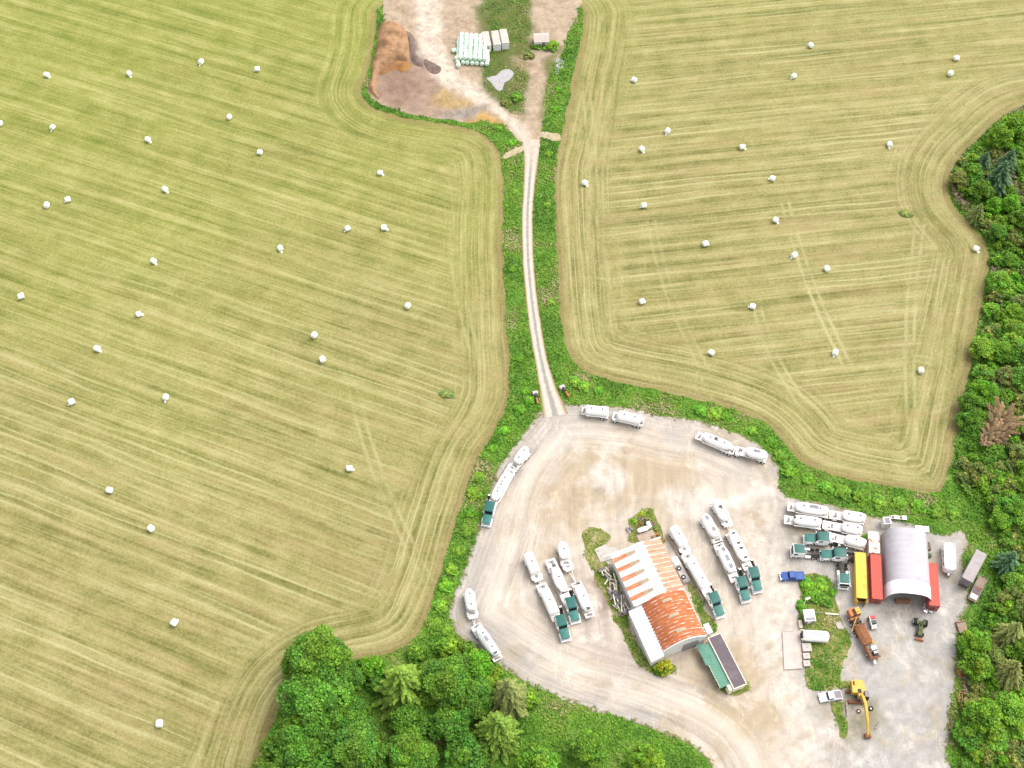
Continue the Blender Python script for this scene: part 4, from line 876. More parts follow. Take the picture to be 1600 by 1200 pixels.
def awn(u, v):
    x = x1 + 1.2 * v + (x2 - x1 - 1.2 * v) * u; wd = -AW - (.45 if u > .48 else 0)
    return (x, -.12 - wd * (1 - v), 2.15 + .55 * v + .03 * math.sin(u * 34 * PI))
MB().sheet(awn, 70, 3, False).build('awning', 'green_roof', off)
m = MB()
for i in range(6): m.cyl((x1 + .3 + (x2 - x1 - .8) * i / 5, AW + .6, 0), (x1 + .3 + (x2 - x1 - .8) * i / 5, AW + .6, 2.15), .06)
m.build('awning_post', 'cream', off)
MB().box((x2 - 3.2, AW + .42, 2.12), (6.0, .10, .12)).build('awning_edge', 'cream', off)
MB().box((OL - .7, -.55, 1.3), (1.3, .8, 2.6)).build('porch', 'cream', off)
sh_ = thing('storage_box', 'small white-roofed box between the barrel roof and the site office', 'shed', pix(1106, 984, 0)[:2] + (0,) if False else (pix(1106, 983, 1.8).x, pix(1106, 983, 1.8).y, 0), orz)
MB().box((0, 0, 1.1), (2.2, 1.0, 2.2)).build('wall', 'wall_white', sh_); MB().box((0, 0, 2.24), (2.4, 1.2, .12)).build('roof', 'white_roof', sh_)
p = pix(1114.5, 994, 2.6); wt = thing('water_butt', 'cream round drum at the top corner of the site office', 'drum', (p.x, p.y, 0))
MB().cyl((0, 0, 0), (0, 0, 2.5), .38, n=16).build('body', 'cream', wt); MB().cyl((0, 0, 2.5), (0, 0, 2.58), .3, n=16).build('lid', 'dirty_white', wt)

# ------------------------------------------------------------------ arched fabric shelter
sa, srz, SL = from_to((1411, 840), (1416.5, 943), 0.0)
SW, SH = 10.2, 5.3
shl = thing('arched_shelter', 'big arched shelter with grey-lilac fabric roof and white front bay', 'shelter', sa, srz)
def arch(v, w=SW, h=SH):
    t_ = PI * v; c_, s_ = math.cos(t_), math.sin(t_)
    return (w / 2) * math.copysign(abs(c_) ** .75, c_), h * abs(s_) ** .72
def arch_sheet(x0, x1, k, dz=0.0):
    def fn(u, v):
        y, z = arch(v); x = x0 + (x1 - x0) * u; sag = -.05 * abs(math.sin((x) / 1.55 * PI)) + .02
        return (x, y * (1 + dz * .012), z * (1 + .012 * dz) + sag * (1 if z > .5 else 0) + .05 * (fbm(np.array([x * .6]), np.array([y * .5]), 3)[0] - .5))
    return MB().sheet(fn, k, 28)
arch_sheet(0.1, SL * .80, 60).build('fabric', 'lilac_fabric', shl)
arch_sheet(SL * .80, SL, 20, 1.0).build('front_bay', 'white_fabric', shl)
for x in np.linspace(.3, SL - .15, 10):
    m = MB(); pr = None
    for v in np.linspace(0, 1, 17):
        y, z = arch(v, SW - .25, SH - .16); q = (x, y, z)
        if pr: m.cyl(pr, q, .05, n=5)
        pr = q
    m.build('arch_rib', 'grey', shl)
m = MB()
for s in (-1, 1): m.box((SL / 2, s * SW / 2, .12), (SL, .25, .24))
m.build('sill', 'wood', shl)
def along(px, py, h, dx=0, dy=0): q = pix(px, py, h); return (q.x + dx, q.y + dy, 0)

# ------------------------------------------------------------------ containers
def container(label, top_n, top_s, mat, wd=2.44, hh=2.6, doors='south', open_doors=False, name='shipping_container', door_mat=None):
    loc, rz, L = from_to(top_n, top_s, hh)
    t = thing(name, label, 'container', loc, rz)
    def corr(n, L_, amp=.035):
        pr = []
        for i in range(n):
            x = L_ * i / n; d = L_ / n
            pr += [(x, 0), (x + d * .35, 0), (x + d * .5, amp), (x + d * .85, amp)]
        return pr + [(L_, 0)]
    m = MB(); k = max(10, int(L / .28)); pr = corr(k, L - .2)
    for s in (-1, 1):
        vs = []; fs = []
        for i, (x, d) in enumerate(pr): vs += [(x + .1, s * (wd / 2 - .02 - d), .18), (x + .1, s * (wd / 2 - .02 - d), hh - .08)]
        for i in range(len(pr) - 1): fs.append((2 * i, 2 * i + 2, 2 * i + 3, 2 * i + 1))
        m.add(vs, fs)
    m.box((.08, 0, hh / 2), (.06, wd - .1, hh - .2)); m.box((L / 2, 0, .12), (L - .1, wd - .1, .1)); m.build('side_wall', mat, t)
    m = MB(); m.sheet(lambda u, v: (L * .005 + L * .99 * u, (v - .5) * (wd - .1), hh - .03 + .02 * math.sin(u * L / .5 * 2 * PI) * (1 if .02 < v < .98 else 0)), k * 2, 4, False); m.build('roof', mat, t)
    m = MB()
    for s in (-1, 1):
        m.box((L / 2, s * (wd / 2 - .05), hh - .05), (L, .1, .12)); m.box((L / 2, s * (wd / 2 - .05), .12), (L, .1, .16))
        for x in (.06, L - .06): m.box((x, s * (wd / 2 - .06), hh / 2), (.14, .14, hh + .02))
    for x in (.06, L - .06): m.box((x, 0, hh - .05), (.12, wd - .2, .11))
    m.build('frame', mat, t)
    for s in (-1, 1):
        m = MB(); bars = MB()
        if open_doors:
            m.box((L + .5, s * (wd / 2 + .02 - .1), hh / 2), (1.1, .06, hh - .3), rz=s * -.35)
        else:
            m.box((L - .02, s * wd / 4, hh / 2 + .02), (.05, wd / 2 - .12, hh - .3))
        d = m.build('door', door_mat or mat, t)
        for q in (.3, .7):
            bars.cyl((L + .05 if not open_doors else L + .5, s * (wd / 2 * q + (wd / 2 * .5 if open_doors else 0)), .3), (L + .05 if not open_doors else L + .5, s * (wd / 2 * q + (wd / 2 * .5 if open_doors else 0)), hh - .3), .025, n=6)
        bars.build('lock_bar', 'chrome', d)
    if open_doors: MB().box((L - .4, 0, hh / 2), (.1, wd - .3, hh - .3)).build('dark_panel', 'dark', t)  # thin dark panel across the open end, just behind the doors
    return t
container('yellow container with rust-streaked roof and its end doors ajar', (1344.6, 863), (1347, 934.5), 'yellow', open_doors=True)
container('short rust-blotched white container at the upper end of the long red one', (1365.2, 830.5), (1366.8, 864), 'rusty_white')
container('long coral-red container left of the arched shelter', (1368.2, 866), (1371.2, 936), 'red', door_mat='red_dark')
container('red container half tucked against the right side of the arched shelter', (1456, 879.5), (1460.5, 946.5), 'red', door_mat='red_dark')
p = pix(1386.5, 813, 2.6); t = thing('storage_box', 'white box with a dark square roof hatch at the shelter\'s upper left corner', 'box', (p.x, p.y, 0), -PI / 2 + .04)
MB().box((0, 0, 1.3), (1.9, 1.75, 2.6)).build('body', 'wall_white', t); MB().box((.05, 0, 2.63), (1.35, 1.2, .08)).build('hatch', 'mauve', t)
p = pix(1441, 826, 2.2); t = thing('panel_stack', 'pale stack of sheeting leaning behind the shelter\'s upper right corner', 'sheeting', (p.x, p.y, 0), -.12)
MB().box((0, 0, 1.1), (3.0, 1.3, 2.0)).build('stack', 'dirty_white', t); MB().box((0, 0, 2.16), (3.2, 1.5, .1)).build('sheet', 'wall_white', t)
p = pix(1400, 808, .8); t = thing('wheeled_implement', 'low white frame with small wheels lying behind the shelter', 'implement', (p.x, p.y, 0), -.1)
m = MB(); m.box((0, .4, .7), (3.0, .14, .14)); m.box((0, -.4, .7), (3.0, .14, .14)); m.box((-1., 0, .7), (.2, 1, .14)); m.box((.2, 0, .75), (1.4, .9, .1)); m.build('frame', 'dirty_white', t); MB().box((2.0, 0, .6), (.9, .9, .7)).build('engine', 'chrome', t)
for y in (-.5, .5): wheel(t, -.2, y, .35, .2)
p = pix(1451.5, 867, 0.8); t = thing('drum_pile', 'dark green tank among scrap between the shelter and the red container', 'tank', (p.x, p.y, 0))
MB().lathe([(-.6, .2, .55), (-.55, .5, .55), (.55, .5, .55), (.6, .2, .55)]).build('body', 'green_machine', t); MB().cyl((0, 0, 1.0), (0, 0, 1.2), .15).build('cap', 'teal', t)
p = pix(1450, 852, 0.8); t = thing('pallet_rack', 'brown timber pallets piled against the right side of the shelter', 'pallets', (p.x, p.y, 0), .05)
m = MB()
for k in range(5):
    for j in range(4): m.box((random.uniform(-.2, .2), -.9 + .5 * j, .1 + .2 * k), (1.3, .14, .05), rz=random.gauss(0, .08))
    for j in range(3): m.box((-.5 + .5 * j, 0, .03 + .2 * k), (.1, 2.1, .09))
m.build('pallets', 'wood', t)
p = pix(1448, 949, 0.8); t = thing('scrap_heap', 'jumble of grey and white parts at the shelter\'s front right foot', 'scrap', (p.x, p.y, 0))
m = MB()
for k in range(14): m.box((random.gauss(0, .5), random.gauss(0, .8), random.uniform(.15, .8)), (random.uniform(.3, 1), random.uniform(.2, .6), random.uniform(.1, .5)), rz=random.uniform(0, 3), ry=random.gauss(0, .3))
m.build('parts', 'chrome', t)
p = pix(1411, 938, 0.8); t = thing('loader_attachment', 'rusty implement just inside the mouth of the arched shelter', 'machine part', (p.x, p.y, 0))
MB().box((0, 0, .5), (3.2, 1.2, .5), ty=.6).build('body', 'rust', t); MB().cyl((-1.7, .3, .5), (1.7, .3, .5), .25).build('roller', 'dark', t)

# ------------------------------------------------------------------ trailers on the right
loc, rz, L = from_to((1483.2, 848), (1485.2, 890), 2.6)
t = thing('caravan', 'white travel trailer with a hitch at its lower end, right of the shelter', 'caravan', loc, rz)
m = MB(); W2 = 1.28
m.prism([(0, -.5), (.0, .45), (.45, W2), (L - .4, W2), (L, .6), (L, -.6), (L - .4, -W2), (.45, -W2)], .55, 2.62); bd = m.build('body', 'white', t)
MB().prism([(.1, -.45), (.1, .4), (.5, W2 - .08), (L - .45, W2 - .08), (L - .1, .5), (L - .1, -.5), (L - .45, -W2 + .08), (.5, -W2 + .08)], 2.62, 2.74).build('roof', 'white', bd)
for x in (L * .3, L * .45, L * .75): MB().box((x, -W2 - .01, 1.75), (.85, .04, .55)).build('window', 'glass', bd)
MB().box((L * .6, -W2 - .01, 1.5), (.65, .05, 1.75)).build('door', 'dirty_white', bd)
MB().box((L * .5, .1, 2.82), (.7, .6, .16)).build('roof_vent', 'dirty_white', bd); MB().box((L * .15, -.3, 2.79), (.4, .4, .1)).build('roof_vent', 'dirty_white', bd)
m = MB(); m.cyl((L, .6, .6), (L + 1.2, 0, .6), .06); m.cyl((L, -.6, .6), (L + 1.2, 0, .6), .06); m.build('hitch', 'dark', t)
MB().lathe([(L + .15, .1, .95), (L + .2, .27, .95), (L + .7, .27, .95), (L + .75, .1, .95)]).build('gas_bottle', 'white', t)
for x in (L * .45, L * .57):
    for y in (-1.1, 1.1): wheel(t, x, y, .36, .22)
loc, rz, L = from_to((1534.4, 862), (1511.5, 906), 3.9)
t = thing('box_trailer', 'long grey box semi-trailer backed into the shrubs on the right', 'trailer', loc, rz)
bd = MB().box((L / 2, 0, 2.5), (L, 2.5, 2.7)).build('body', 'grey_box', t); MB().box((L / 2, 0, 3.87), (L - .06, 2.44, .06)).build('roof', 'grey_box', bd)
for s in (-1, 1): MB().box((L + .03, s * .62, 2.5), (.06, 1.18, 2.55)).build('door', 'mauve', bd)
m = MB()
for s in (-1, 1): m.box((L / 2, s * 1.25, 3.84), (L, .08, .12)); m.box((L / 2, s * 1.25, 1.2), (L, .08, .12))
m.build('rail', 'grey', bd); m = MB(); m.box((L / 2, .5, 1.0), (L - .4, .14, .25)); m.box((L / 2, -.5, 1.0), (L - .4, .14, .25)); m.build('frame', 'dark', t)
axle_set(t, (L - 1.2, L - 2.3)); MB().box((L + .1, 0, .55), (.12, 2.2, .14)).build('bumper', 'dark', t)
for y in (-.8, .8): MB().box((1.6, y, .5), (.14, .14, 1.0)).build('landing_leg', 'dark', t)
loc, rz, L = from_to((1536.3, 902), (1518.5, 938), .9)
t = thing('flatbed_trailer', 'low railed flatbed with boards and scrap beside the grey box semi-trailer', 'trailer', loc, rz)
MB().box((L / 2, 0, .75), (L, 2.0, .12)).build('bed', 'wood', t)
m = MB()
for s in (-1, 1):
    m.cyl((0, s * 1.02, 1.5), (L, s * 1.02, 1.5), .05, n=6)
    for i in range(6): m.cyl((L * i / 5, s * 1.02, .7), (L * i / 5, s * 1.02, 1.5), .045, n=6)
for x in (0, L * .35): m.cyl((x, -1.02, 1.5), (x, 1.02, 1.5), .05, n=6)
m.build('rail', 'grey', t)
m = MB()
for i in range(9): m.box((L * .42 + .22 * i, random.gauss(0, .1), .92), (.12, 1.6, .1), rz=random.gauss(0, .1))
m.build('boards', 'mauve', t); MB().box((L * .86, 0, 1.05), (1.2, 1.5, .5)).build('crate', 'wall_white', t); MB().box((L * .50, .2, 1.0), (.9, .9, .1)).build('sheet', 'rust', t)
for x in (L * .45, L * .58):
    for y in (-1.15, 1.15): wheel(t, x, y, .35, .22)
m = MB(); m.cyl((L, .5, .7), (L + 1.0, 0, .6), .06); m.cyl((L, -.5, .7), (L + 1.0, 0, .6), .06); m.build('hitch', 'dark', t)

# ------------------------------------------------------------------ pickups
def pickup(label, rear, front, mat, bed_mat, cap=False):
    loc, rz, L = from_to(rear, front, 1.0); k = L / 5.7; W = 1.98
    t = thing('pickup_truck', label, 'pickup', loc, rz)
    X = lambda q: q * L
    b_ = MB(); b_.prism_y([(X(.0), .45), (X(1), .45), (X(1), .85), (X(.97), 1.02), (X(.72), 1.12), (X(.0), 1.10)], -W / 2, W / 2); body = b_.build('body', mat, t)
    MB().box((X(.53), 0, 1.47), (X(.31), W - .12, .74), tx=.72, ty=.84).build('cab', mat, body)
    c_ = MB(); c_.add([(X(.695), -.86, 1.14), (X(.695), .86, 1.14), (X(.645), .74, 1.80), (X(.645), -.74, 1.80)], [(0, 1, 2, 3)]); c_.build('windshield', 'glass', body)
    MB().add([(X(.365), -.82, 1.18), (X(.415), -.74, 1.78), (X(.415), .74, 1.78), (X(.365), .82, 1.18)], [(0, 1, 2, 3)]).build('rear_window', 'glass', body)
    for s in (-1, 1): MB().box((X(.54), s * .885, 1.5), (X(.20), .06, .42)).build('side_window', 'glass', body); MB().box((X(.66), s * 1.1, 1.2), (.12, .22, .18)).build('mirror', mat, body)
    m = MB(); m.box((X(.18), 0, 1.115 if not cap else 1.36), (X(.30), W - .30, .03 if not cap else .5)); m.build('bed' if not cap else 'canopy', bed_mat, body)
    m = MB()
    for s in (-1, 1): m.box((X(.18), s * (W / 2 - .07), 1.16), (X(.36), .13, .14))
    m.box((X(.01), 0, 1.16), (.1, W - .1, .14)); m.build('bed_rail', mat, body)
    MB().box((X(1) + .04, 0, .6), (.14, W, .24)).build('bumper', 'chrome', t); MB().box((-.06, 0, .6), (.14, W, .2)).build('bumper', 'chrome', t)
    for s in (-1, 1): MB().box((X(.985), s * .75, .92), (.12, .36, .16)).build('headlight', 'chrome', body); MB().box((-.01, s * .88, .95), (.06, .16, .3)).build('tail_light', 'red', body)
    for x in (X(.18), X(.80)):
        for y in (-.88, .88): wheel(t, x, y, .39, .26)
    return t
pickup('blue pickup with a closed blue bed, parked alone above the weeds', (1256.5, 899.5), (1220, 900), 'blue', 'blue', cap=False)
pickup('silver-white pickup with dark bed cover beside the excavator', (1315, 1085), (1281.5, 1090), 'silver', 'mauve')

# ------------------------------------------------------------------ yellow excavator
e0 = pix(1341, 1078, 2.2); t = thing('excavator', 'yellow excavator with its long arm stretched down out of the photo', 'excavator', (e0.x, e0.y, 0), -PI / 2 - .05)
up = MB(); up.prism([(-2.0, -1.35), (-2.25, 0), (-2.0, 1.3), (-.1, 1.45), (1.55, 1.45), (1.55, -.1), (.75, -.1), (.75, -1.35)], 1.05, 2.55); body = up.build('upper_body', 'yellow_machine', t)
# local x points down the photo, local y to the right of the machine's travel
MB().box((.35, .2, 2.57), (.9, .8, .1)).build('deck_recess', 'dark', body)
MB().box((-1.35, -.9, 2.62), (.9, .25, .16)).build('exhaust', 'dark', body)
cabx = MB(); cabx.box((1.05, 1.0, 2.0), (1.75, 1.05, 1.8), tx=.85, ty=.9)
t.rotation_euler = (0, 0, -PI / 2 - .05)
cb = MB().box((1.15, 1.55, 2.05), (1.75, 1.0, 1.95), tx=.8, ty=.9).build('cab', 'dark', body); MB().box((1.15, 1.55, 3.05), (1.2, .8, .06)).build('cab_roof', 'mauve', cb); MB().box((1.3, 1.55, 2.4), (1.5, 1.03, .7), tx=.82, ty=.92).build('cab_window', 'glass', cb)
for y in (-1.1, 2.35):
    m = MB()
for x_, l_ in ((-.15, 3.9), (2.15, 4.1)):
    m = MB(); m.prism_x([(-2.3, .35), (-2.0, .05), (1.5, .05), (1.8, .35), (1.8, .6), (1.5, .9), (-2.0, .9), (-2.3, .6)], x_ - .32, x_ + .32)
    for k in range(20): m.box((x_, -2.0 + .18 * k, .93), (.62, .09, .06))
    m.build('track', 'rust', t)
MB().cyl((.6, 0, .7), (.6, 0, 1.06), .75).build('slew_ring', 'dark', t)
def boom(pts, w):
    m = MB()
    for (x0, z0, h0), (x1_, z1_, h1) in zip(pts, pts[1:]):
        m.add([(x0, -w, z0 - h0), (x0, w, z0 - h0), (x0, w, z0 + h0), (x0, -w, z0 + h0), (x1_, -w, z1_ - h1), (x1_, w, z1_ - h1), (x1_, w, z1_ + h1), (x1_, -w, z1_ + h1)], [(0, 1, 5, 4), (1, 2, 6, 5), (2, 3, 7, 6), (3, 0, 4, 7), (0, 3, 2, 1), (4, 5, 6, 7)])
    return m
bm_ = boom([(.6, 1.7, .35), (1.8, 3.0, .45), (3.4, 3.7, .45), (5.2, 3.5, .35), (7.0, 2.9, .25)], .28).build('boom', 'yellow_machine', t); bm_.location = (0, .42, 0); bm_.rotation_euler = (0, 0, .10)
MB().cyl((1.3, -.35, 1.6), (3.2, -.35, 3.4), .1, n=8).build('cylinder', 'chrome', bm_); MB().cyl((1.3, .35, 1.6), (3.2, .35, 3.4), .1, n=8).build('cylinder', 'chrome', bm_)
ar = boom([(6.6, 3.1, .3), (7.3, 2.7, .34), (9.6, .9, .2)], .22).build('arm', 'yellow_machine', bm_)
MB().prism_y([(9.3, 1.0), (9.9, 1.0), (10.2, .5), (9.9, .05), (9.2, .05), (9.0, .5)], -.6, .6).build('bucket', 'rust', ar)

# ------------------------------------------------------------------ old orange crane truck
loc, rz, L = from_to((1329, 952), (1369, 1031), 1.5)
t = thing('crane_truck', 'derelict rusty orange crane truck standing slantwise in the right yard', 'truck', loc, rz)
m = MB()
for s in (-1, 1): m.box((L / 2, s * .5, .95), (L, .16, .3))
for i in range(7): m.box((L * (i + .5) / 7, 0, .95), (.16, 1.0, .2))
m.build('chassis', 'rust', t)
hs_ = MB(); hs_.box((1.1, -.75, 1.95), (1.9, .75, 1.5), tx=.9); hs_.box((1.2, .85, 2.0), (1.6, 1.15, 1.7), ty=.9); hs_.box((.25, .1, 1.7), (.35, 2.2, 1.0)); hs_.box((2.3, -.2, 1.5), (.5, 2.0, .7)); h_ = hs_.build('engine_house', 'orange_rust', t)
m = MB(); m.cyl((.7, .05, 1.9), (1.9, .05, 1.9), .33, n=12); m.cyl((.5, -.25, 2.5), (2.1, .2, 2.6), .1, n=8); m.box((1.2, -.1, 1.4), (1.3, .4, .5)); m.build('winch', 'rust', h_)
MB().cyl((1.5, .75, 2.8), (1.5, .75, 3.2), .12).build('exhaust', 'rust', h_)
MB().box((1.2, .85, 2.9), (1.5, 1.0, .08)).build('roof', 'yellow_machine', h_)
bx = MB(); bx.prism_x([(-1.25, 1.15), (1.25, 1.15), (1.2, 1.9), (.5, 2.35), (-.5, 2.35), (-1.2, 1.9)], L * .34, L * .68)
bd = bx.build('bed', 'orange_rust', t)
m = MB()
for i in range(9):
    y = -1.05 + .2625 * i; z = 2.4 if abs(y) < .55 else 2.4 - (abs(y) - .5) * .62
    m.cyl((L * .345, y, z), (L * .675, y, z), .045, n=5)
m.box((L * .335, 0, 2.05), (.2, 2.5, .9)); m.box((L * .695, 0, 2.0), (.25, 2.7, .7)); m.build('bed_rib', 'rust', bd)
MB().cyl((L * .68, .9, 2.2), (L * .74, .95, 2.2), .25, n=10).build('lamp', 'yellow_machine', bd)
MB().box((L * .83, -.72, 1.5), (L * .24, .55, .35)).build('side_deck', 'rust', t); MB().box((L * .95, 0.1, 1.3), (.38, 2.6, .4)).build('bumper', 'rust', t); MB().box((L * .83, -1.15, 1.2), (L * .22, .2, .4)).build('side_step', 'rust', t)
cb = MB(); cb.box((L * .80, .55, 1.75), (1.1, 1.1, 1.0), tx=.85); cb.build('cab', 'wall_white', t)
MB().box((L * .885, .55, 1.5), (1.3, .95, .75), tx=.9).build('hood', 'dark', t); MB().box((L * .845, .55, 2.0), (.2, .95, .45)).build('windshield', 'glass', t); MB().box((L * .875, .55, 1.92), (.5, .8, .1)).build('hood_panel', 'wall_white', t)
MB().box((L * 1.01, -.3, .8), (.9, .5, .35)).build('hook_block', 'dirty_white', t)
m = MB(); m.cyl((2.6, -.1, 2.7), (4.9, -2.15, 1.3), .12, n=8); m.cyl((2.4, .1, 2.2), (2.6, -.1, 2.7), .14, n=8); m.build('boom', 'yellow_machine', t)
axle_set(t, (2.0, 3.2), .95, .52); axle_set(t, (L * .85,), .95, .52)
for x in (4.4, 5.8): wheel(t, x, -1.25, .52, .35)

# ------------------------------------------------------------------ small machines and yard furniture
loc, rz, L = from_to((1438.5, 967), (1437, 999.5), 1.0)
t = thing('farm_tractor', 'dull green tractor with dual rear wheels and red front blade', 'tractor', loc, rz)
MB().prism_y([(.6, .7), (L - 1.0, .65), (L - 1.0, 1.25), (L - 2.4, 1.45), (1.5, 1.5), (.6, 1.2)], -.42, .42).build('body', 'green_machine', t)
for s in (-1, 1):
    for y in (.85, 1.32): wheel(t, .8, s * y, .82, .40)
    wheel(t, L - 1.5, s * .75, .48, .3)
    MB().box((1.05, s * .7, 1.55), (.9, .42, .10), ry=.2).build('fender', 'green_machine', t)
    MB().cyl((1.9, s * .55, 1.1), (L - .35, s * .55, .6), .07, n=6).build('loader_arm', 'rust', t)
MB().box((1.25, 0, 1.6), (.5, .5, .14)).build('seat', 'dark', t); MB().cyl((1.95, 0, 1.45), (1.7, 0, 1.9), .18, n=10).build('steering_wheel', 'dark', t); MB().cyl((2.6, .2, 1.4), (2.6, .2, 2.2), .05).build('exhaust', 'dark', t)
MB().prism_y([(L - .45, .1), (L, .1), (L - .12, .45), (L - .18, .8), (L - .35, .8)], -.95, .95).build('blade', 'orange_rust', t)
loc, rz, L = from_to((1361, 962), (1366.5, 982), .9)
t = thing('utility_cart', 'small white utility cart with red top end and dark window', 'cart', loc, rz)
MB().box((L * .5, 0, .65), (L, 1.3, .6)).build('body', 'wall_white', t); MB().box((.5, 0, 1.05), (.9, 1.4, .5), tx=.8).build('rear_box', 'red', t); MB().box((L * .55, .05, 1.2), (1.0, 1.1, .6), tx=.8).build('canopy', 'glass', t)
m = MB(); m.box((L * .5, -.62, 1.25), (L * .85, .12, .5)); m.box((L * .86, .2, 1.05), (.5, .6, .3)); m.build('rail', 'wall_white', t)
for x in (.55, L - .55):
    for y in (-.72, .72): wheel(t, x, y, .32, .22)
p = pix(1265, 961, 2.3); t = thing('equipment_shed', 'small white-roofed shed standing in the weeds below the light pole', 'shed', (p.x, p.y, 0), -PI / 2 + .06)
MB().box((0, 0, 1.1), (2.5, 2.2, 2.2)).build('wall', 'grey', t); MB().sheet(lambda u, v: ((u - .5) * 2.8, (v - .5) * 2.5, 2.28 - .12 * u), 2, 2, False).build('roof', 'white_fabric', t); MB().box((1.27, 0, 1.0), (.06, .9, 1.9)).build('door', 'dirty_white', t)
p = pix(1254, 949, 0); t = thing('light_pole', 'leaning-looking pale light pole rising from the weeds', 'lamp post', (p.x, p.y, 0), .5)
t['label'] = 'pale light pole with a lamp arm above the small white shed'
MB().cyl((0, 0, 0), (0, 0, 4.2), .10, .07, n=10).build('pole', 'cream', t); MB().cyl((0, 0, 4.15), (.7, 0, 4.3), .05, n=8).build('arm', 'cream', t); MB().box((.55, 0, 4.35), (.95, .45, .16)).build('lamp_head', 'wall_white', t); MB().box((.3, .25, 3.9), (.5, .3, .3)).build('control_box', 'cream', t)
loc, rz, L = from_to((1297, 995.5), (1251.5, 992.5), 1.5)
t = thing('storage_tank', 'large cream-white cylindrical tank lying across the weeds', 'tank', loc, rz)
R = 1.25; tb = MB().lathe([(.25, .3, 1.55), (.35, .75, 1.55), (.6, 1.08, 1.55), (1.1, R, 1.55), (L - 1.3, R, 1.55), (L - .7, 1.1, 1.55), (L - .45, .75, 1.55), (L - .4, .3, 1.55)], 24).build('tank', 'white', t)
for q in (.35, .62): MB().cyl((L * q, 0, 1.55 + R - .04), (L * q, 0, 1.55 + R + .14), .2, n=12).build('hatch', 'grey', tb)
m = MB()
for s in (-1, 1): m.box((L * .5, s * .8, .35), (L * .9, .2, .3)); m.cyl((L - 1.0, s * 1.05, 1.9), (L + .1, s * 1.1, 1.9), .12, n=8)
for q in (.2, .8): m.box((L * q, 0, .3), (.3, 2.0, .5))
m.build('cradle', 'cream', t); m = MB(); m.cyl((L - .3, -.7, 1.6), (L - .3, .7, 1.6), .18); m.box((L - .15, .0, 1.1), (.4, 1.4, .5)); m.build('pipework', 'dark', t)
m = MB(); m.cyl((-.1, 0, 1.5), (.3, 0, 1.5), .12); m.box((0, .3, 1.2), (.3, .3, .4)); m.build('valve', 'rust', t)
for (px_, py_, s1, s2, hh, lab, mt) in ((1261, 1011, 2.1, 2.0, .9, 'largest of three pale blocks, right under the big cream tank', 'concrete'), (1260.3, 1024.5, 1.55, 1.4, .8, 'middle of three pale blocks beside the concrete slab', 'concrete'), (1260.8, 1036, 1.55, 1.4, .8, 'lowest of three pale blocks beside the concrete slab', 'concrete'), (1251, 975, .8, 2.0, .7, 'narrow pinkish block above the cream tank', 'concrete_pink')):
    p = pix(px_, py_, hh); t = thing('concrete_block', lab, 'block', (p.x, p.y, 0), .03, 'concrete blocks beside the slab')
    MB().box((0, 0, hh / 2), (s1, s2, hh), tx=.96, ty=.96).build('block', mt, t); m = MB(); m.cyl((-.2, 0, hh), (.2, 0, hh), .05, n=6); m.build('lifting_eye', 'rust', t)
p = pix(1311, 977, .3); t = thing('concrete_plate', 'pale skewed slab lying at the weed edge by the crane truck', 'slab', (p.x, p.y, 0)); MB().prism([(-.9, .75), (.55, .95), (.95, -1.0), (-.35, -.85)], .1, .34).build('plate', 'concrete', t)
p = pix(1300, 959.5, .3); t = thing('timber_beam', 'pale beam lying across the weeds right of the small shed', 'beam', (p.x, p.y, 0), -.08); MB().box((0, 0, .28), (3.0, .28, .3)).build('beam', 'cream', t); MB().box((-3.2, .1, .3), (3.4, .08, .08)).build('rail', 'grey', t)
q = P([(1222, 988), (1250, 986), (1254, 1045), (1225, 1047)]); c0 = q.mean(0)
t = thing('weighbridge', 'long pale concrete weighbridge slab on the right side of the drive', 'weighbridge', (c0[0], c0[1], 0)); MB().prism([tuple(v - c0) for v in q[::-1]], .07, .32).build('deck', 'concrete_pink', t)
m = MB()
for k in (0, 2): a_, b2 = q[k] - c0, q[(k + 1) % 4] - c0; m.cyl((*a_, .34), (*b2, .34), .06, n=6)
m.build('edge_iron', 'concrete', t)
p = pix(1503.5, 979, .7); t = thing('timber_stack', 'flat pinkish stack of timber at the yard\'s right edge', 'timber', (p.x, p.y, 0), .12)
m = MB()
for k in range(3):
    for j in range(6): m.box((-.85 + .34 * j, random.gauss(0, .08), .15 + .25 * k), (.3, 2.8, .22), rz=random.gauss(0, .02))
m.build('boards', 'wood', t); MB().box((0, 1.1, .9), (2.0, .12, .08)).build('bearer', 'rust', t)
p = pix(1505, 1040, .8); t = thing('scrap_bin', 'dark open bin at the yard\'s right edge', 'bin', (p.x, p.y, 0), .1)
m = MB()
for s in (-1, 1): m.box((s * .7, 0, .5), (.06, 1.1, 1.0)); m.box((0, s * .55, .5), (1.4, .06, 1.0))
m.build('wall', 'mauve', t); MB().box((0, 0, .45), (1.3, 1.0, .3)).build('contents', 'rust', t)
p = pix(1500.5, 1051, .5); t = thing('rusty_plate', 'orange-brown steel plate just below the dark bin', 'scrap', (p.x, p.y, 0), .1); MB().box((0, 0, .3), (.9, 1.7, .5), tx=.8).build('plate', 'orange_rust', t); MB().box((0, -.5, .6), (.5, .3, .12)).build('lug', 'rust', t)
p = pix(1501, 1089, .5); t = thing('steel_frame', 'long open orange steel frame lying at the yard\'s lower right edge', 'frame', (p.x, p.y, 0), -.25)
m = MB()
for s in (-1, 1): m.box((s * .36, 0, .4), (.16, 2.3, .3)); m.box((0, s * 1.08, .4), (.6, .16, .3))
m.build('frame', 'orange_rust', t)
